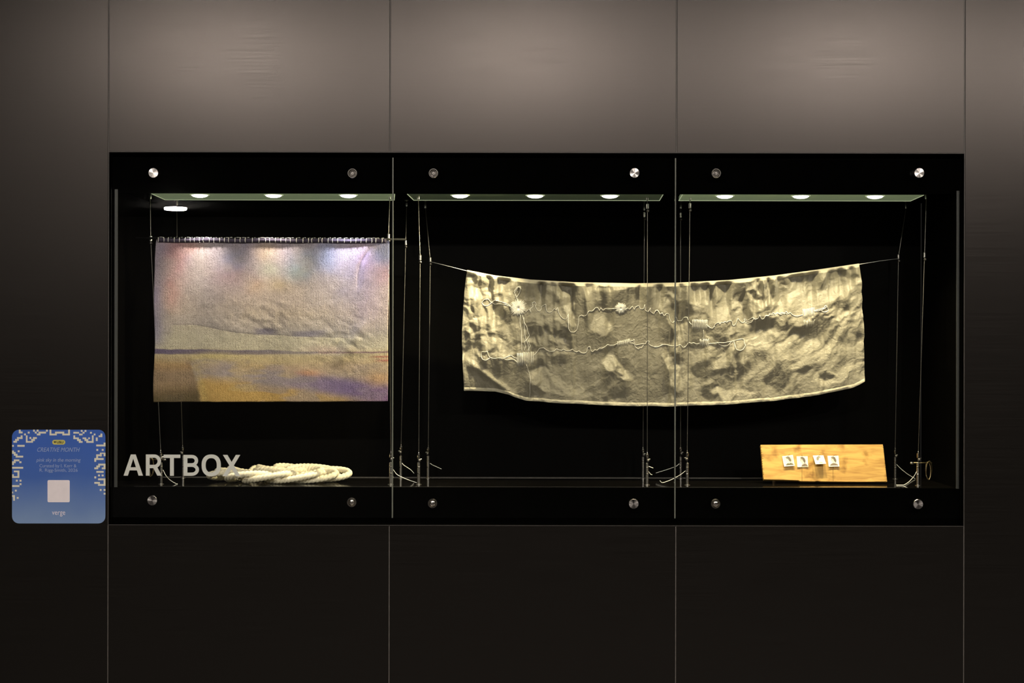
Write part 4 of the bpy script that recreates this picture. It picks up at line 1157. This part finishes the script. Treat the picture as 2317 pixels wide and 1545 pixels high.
PXB = [(255,130,280,180),(280,155,305,180),(375,157,400,182),(325,182,350,207),(280,207,305,255),(230,230,280,255),(205,255,255,280),(182,280,230,305),
 (350,207,372,305),(372,283,445,305),(398,230,422,255),(445,230,497,255),(422,255,470,283),(447,130,470,157),(470,157,495,182),(495,130,520,157),(497,182,545,207),(520,157,620,182),(620,130,645,157),
 (668,130,692,207),(692,183,765,207),(742,157,865,183),(840,183,918,207),(918,130,942,207),
 (988,160,1065,183),(1065,183,1112,207),(1112,160,1138,183),(1088,135,1112,160),(1138,135,1163,160),(1212,160,1237,183),(1262,183,1285,207),
 (988,207,1012,257),(1012,235,1062,257),(1038,257,1088,283),(1062,283,1112,307),(1112,235,1162,257),(1138,257,1188,283),(1162,283,1237,307),(1237,207,1260,307),(1187,235,1212,257),
 (1352,183,1377,207),(1328,207,1377,230),(1290,235,1315,283),(1395,305,1420,330),(1295,330,1420,355),(1297,390,1322,415),(1370,390,1395,415),
 (1345,440,1370,490),(1370,440,1420,455),(1395,455,1420,487),(1295,462,1345,487),(1295,487,1320,537),(1270,512,1295,562),(1320,512,1395,537),
 (1345,587,1395,612),(1395,587,1420,662),(1370,637,1395,662),(1322,587,1345,637),(1297,612,1322,662),(1270,637,1297,662),
 (1297,685,1395,710),(1320,733,1345,758),(1368,733,1395,758),(1270,758,1295,785),(1320,785,1395,810),(1395,785,1420,885),(1320,860,1395,885),(1270,833,1345,858),
 (1343,928,1368,953),(1395,928,1420,953),(1395,978,1420,1003),
 (165,335,188,360),(235,335,333,360),(165,410,188,455),(188,430,212,480),(212,455,237,505),(237,480,313,505),(240,408,265,433),
 (188,530,262,555),(165,555,212,580),(165,580,188,605),(262,555,290,580),(165,630,313,655),(188,680,237,703),(237,680,262,778),(165,755,237,778),(165,730,188,755),
 (215,803,240,828),(265,803,290,828),(265,850,290,875),(165,875,262,900),(202,937,227,962),(165,962,178,987),(165,1010,202,1035),(178,1035,202,1085),(227,1035,252,1060)]
sc = 5.943
flat([[(a / sc, 950 + b / sc), (c / sc, 950 + b / sc), (c / sc, 950 + d / sc), (a / sc, 950 + d / sc)] for a, b, c, d in PXB], SF + .0001, -.0008).build('pixel_border', M['cream'], stk)
flat([rrect(107.8, 1086, 158, 1136, 3.0)], SF + .0001, -.0008).build('white_square', M['white'], stk)
flat([rrect(118.5, 995, 148, 1005.6, 5.2)], SF + .0001, -.0008).build('badge', M['yellow'], stk)
hp = []
for t in np.linspace(0, 2 * math.pi, 25)[:-1]:
    hp.append((124.6 + .168 * 16 * math.sin(t) ** 3, 999.9 - .168 * (13 * math.cos(t) - 5 * math.cos(2 * t) - 2 * math.cos(3 * t) - math.cos(4 * t))))
flat([hp], SF - .0001, SF + .0001).build('heart', M['ink'], stk)
def text(s, x0, x1, y0, y1, m, shear=0.0, bold=0.0, name='lettering'):
    cu = bpy.data.curves.new('lettering', 'FONT'); cu.body = s; cu.size = 1.0; cu.shear = shear; cu.offset = bold; cu.resolution_u = 3
    to = bpy.data.objects.new('lettering', cu); scene.collection.objects.link(to)
    dg = bpy.context.evaluated_depsgraph_get(); dg.update()
    me = bpy.data.meshes.new_from_object(to.evaluated_get(dg))
    bpy.data.objects.remove(to); bpy.data.curves.remove(cu)
    co = np.zeros(len(me.vertices) * 3); me.vertices.foreach_get('co', co); co = co.reshape(-1, 3)
    lo, hi = co.min(0), co.max(0)
    a, b = px(x0, y1, 0), px(x1, y0, 0)
    out = np.zeros_like(co)
    out[:, 0] = a.x + (co[:, 0] - lo[0]) / (hi[0] - lo[0]) * (b.x - a.x)
    out[:, 2] = a.z + (co[:, 1] - lo[1]) / (hi[1] - lo[1]) * (b.z - a.z)
    out[:, 1] = SF - .0001
    out -= np.array(stk.location)
    me.vertices.foreach_set('co', out.ravel()); me.update(); me.name = name
    me.materials.clear(); me.materials.append(m)
    o = bpy.data.objects.new(name, me); scene.collection.objects.link(o); o.parent = stk
    return o
text('USU', 128.6, 143.6, 997.6, 1003.2, M['ink'], bold=.035)
text('CREATIVE MONTH', 84.5, 181, 1012.3, 1021.8, M['palewrite'], shear=.3)
text('pink sky in the morning', 82.5, 183, 1036.3, 1046.8, M['palewrite'], shear=.22, bold=.005)
text('Curated by I. Kerr &', 89.5, 173.3, 1049.8, 1059.3, M['palewrite'], bold=.003)
text('R. Rigg-Smith, 2026', 89.8, 176.2, 1059.8, 1069.2, M['palewrite'], bold=.003)
text('verge', 118, 147.8, 1156.8, 1168.2, M['white'], bold=-.004)
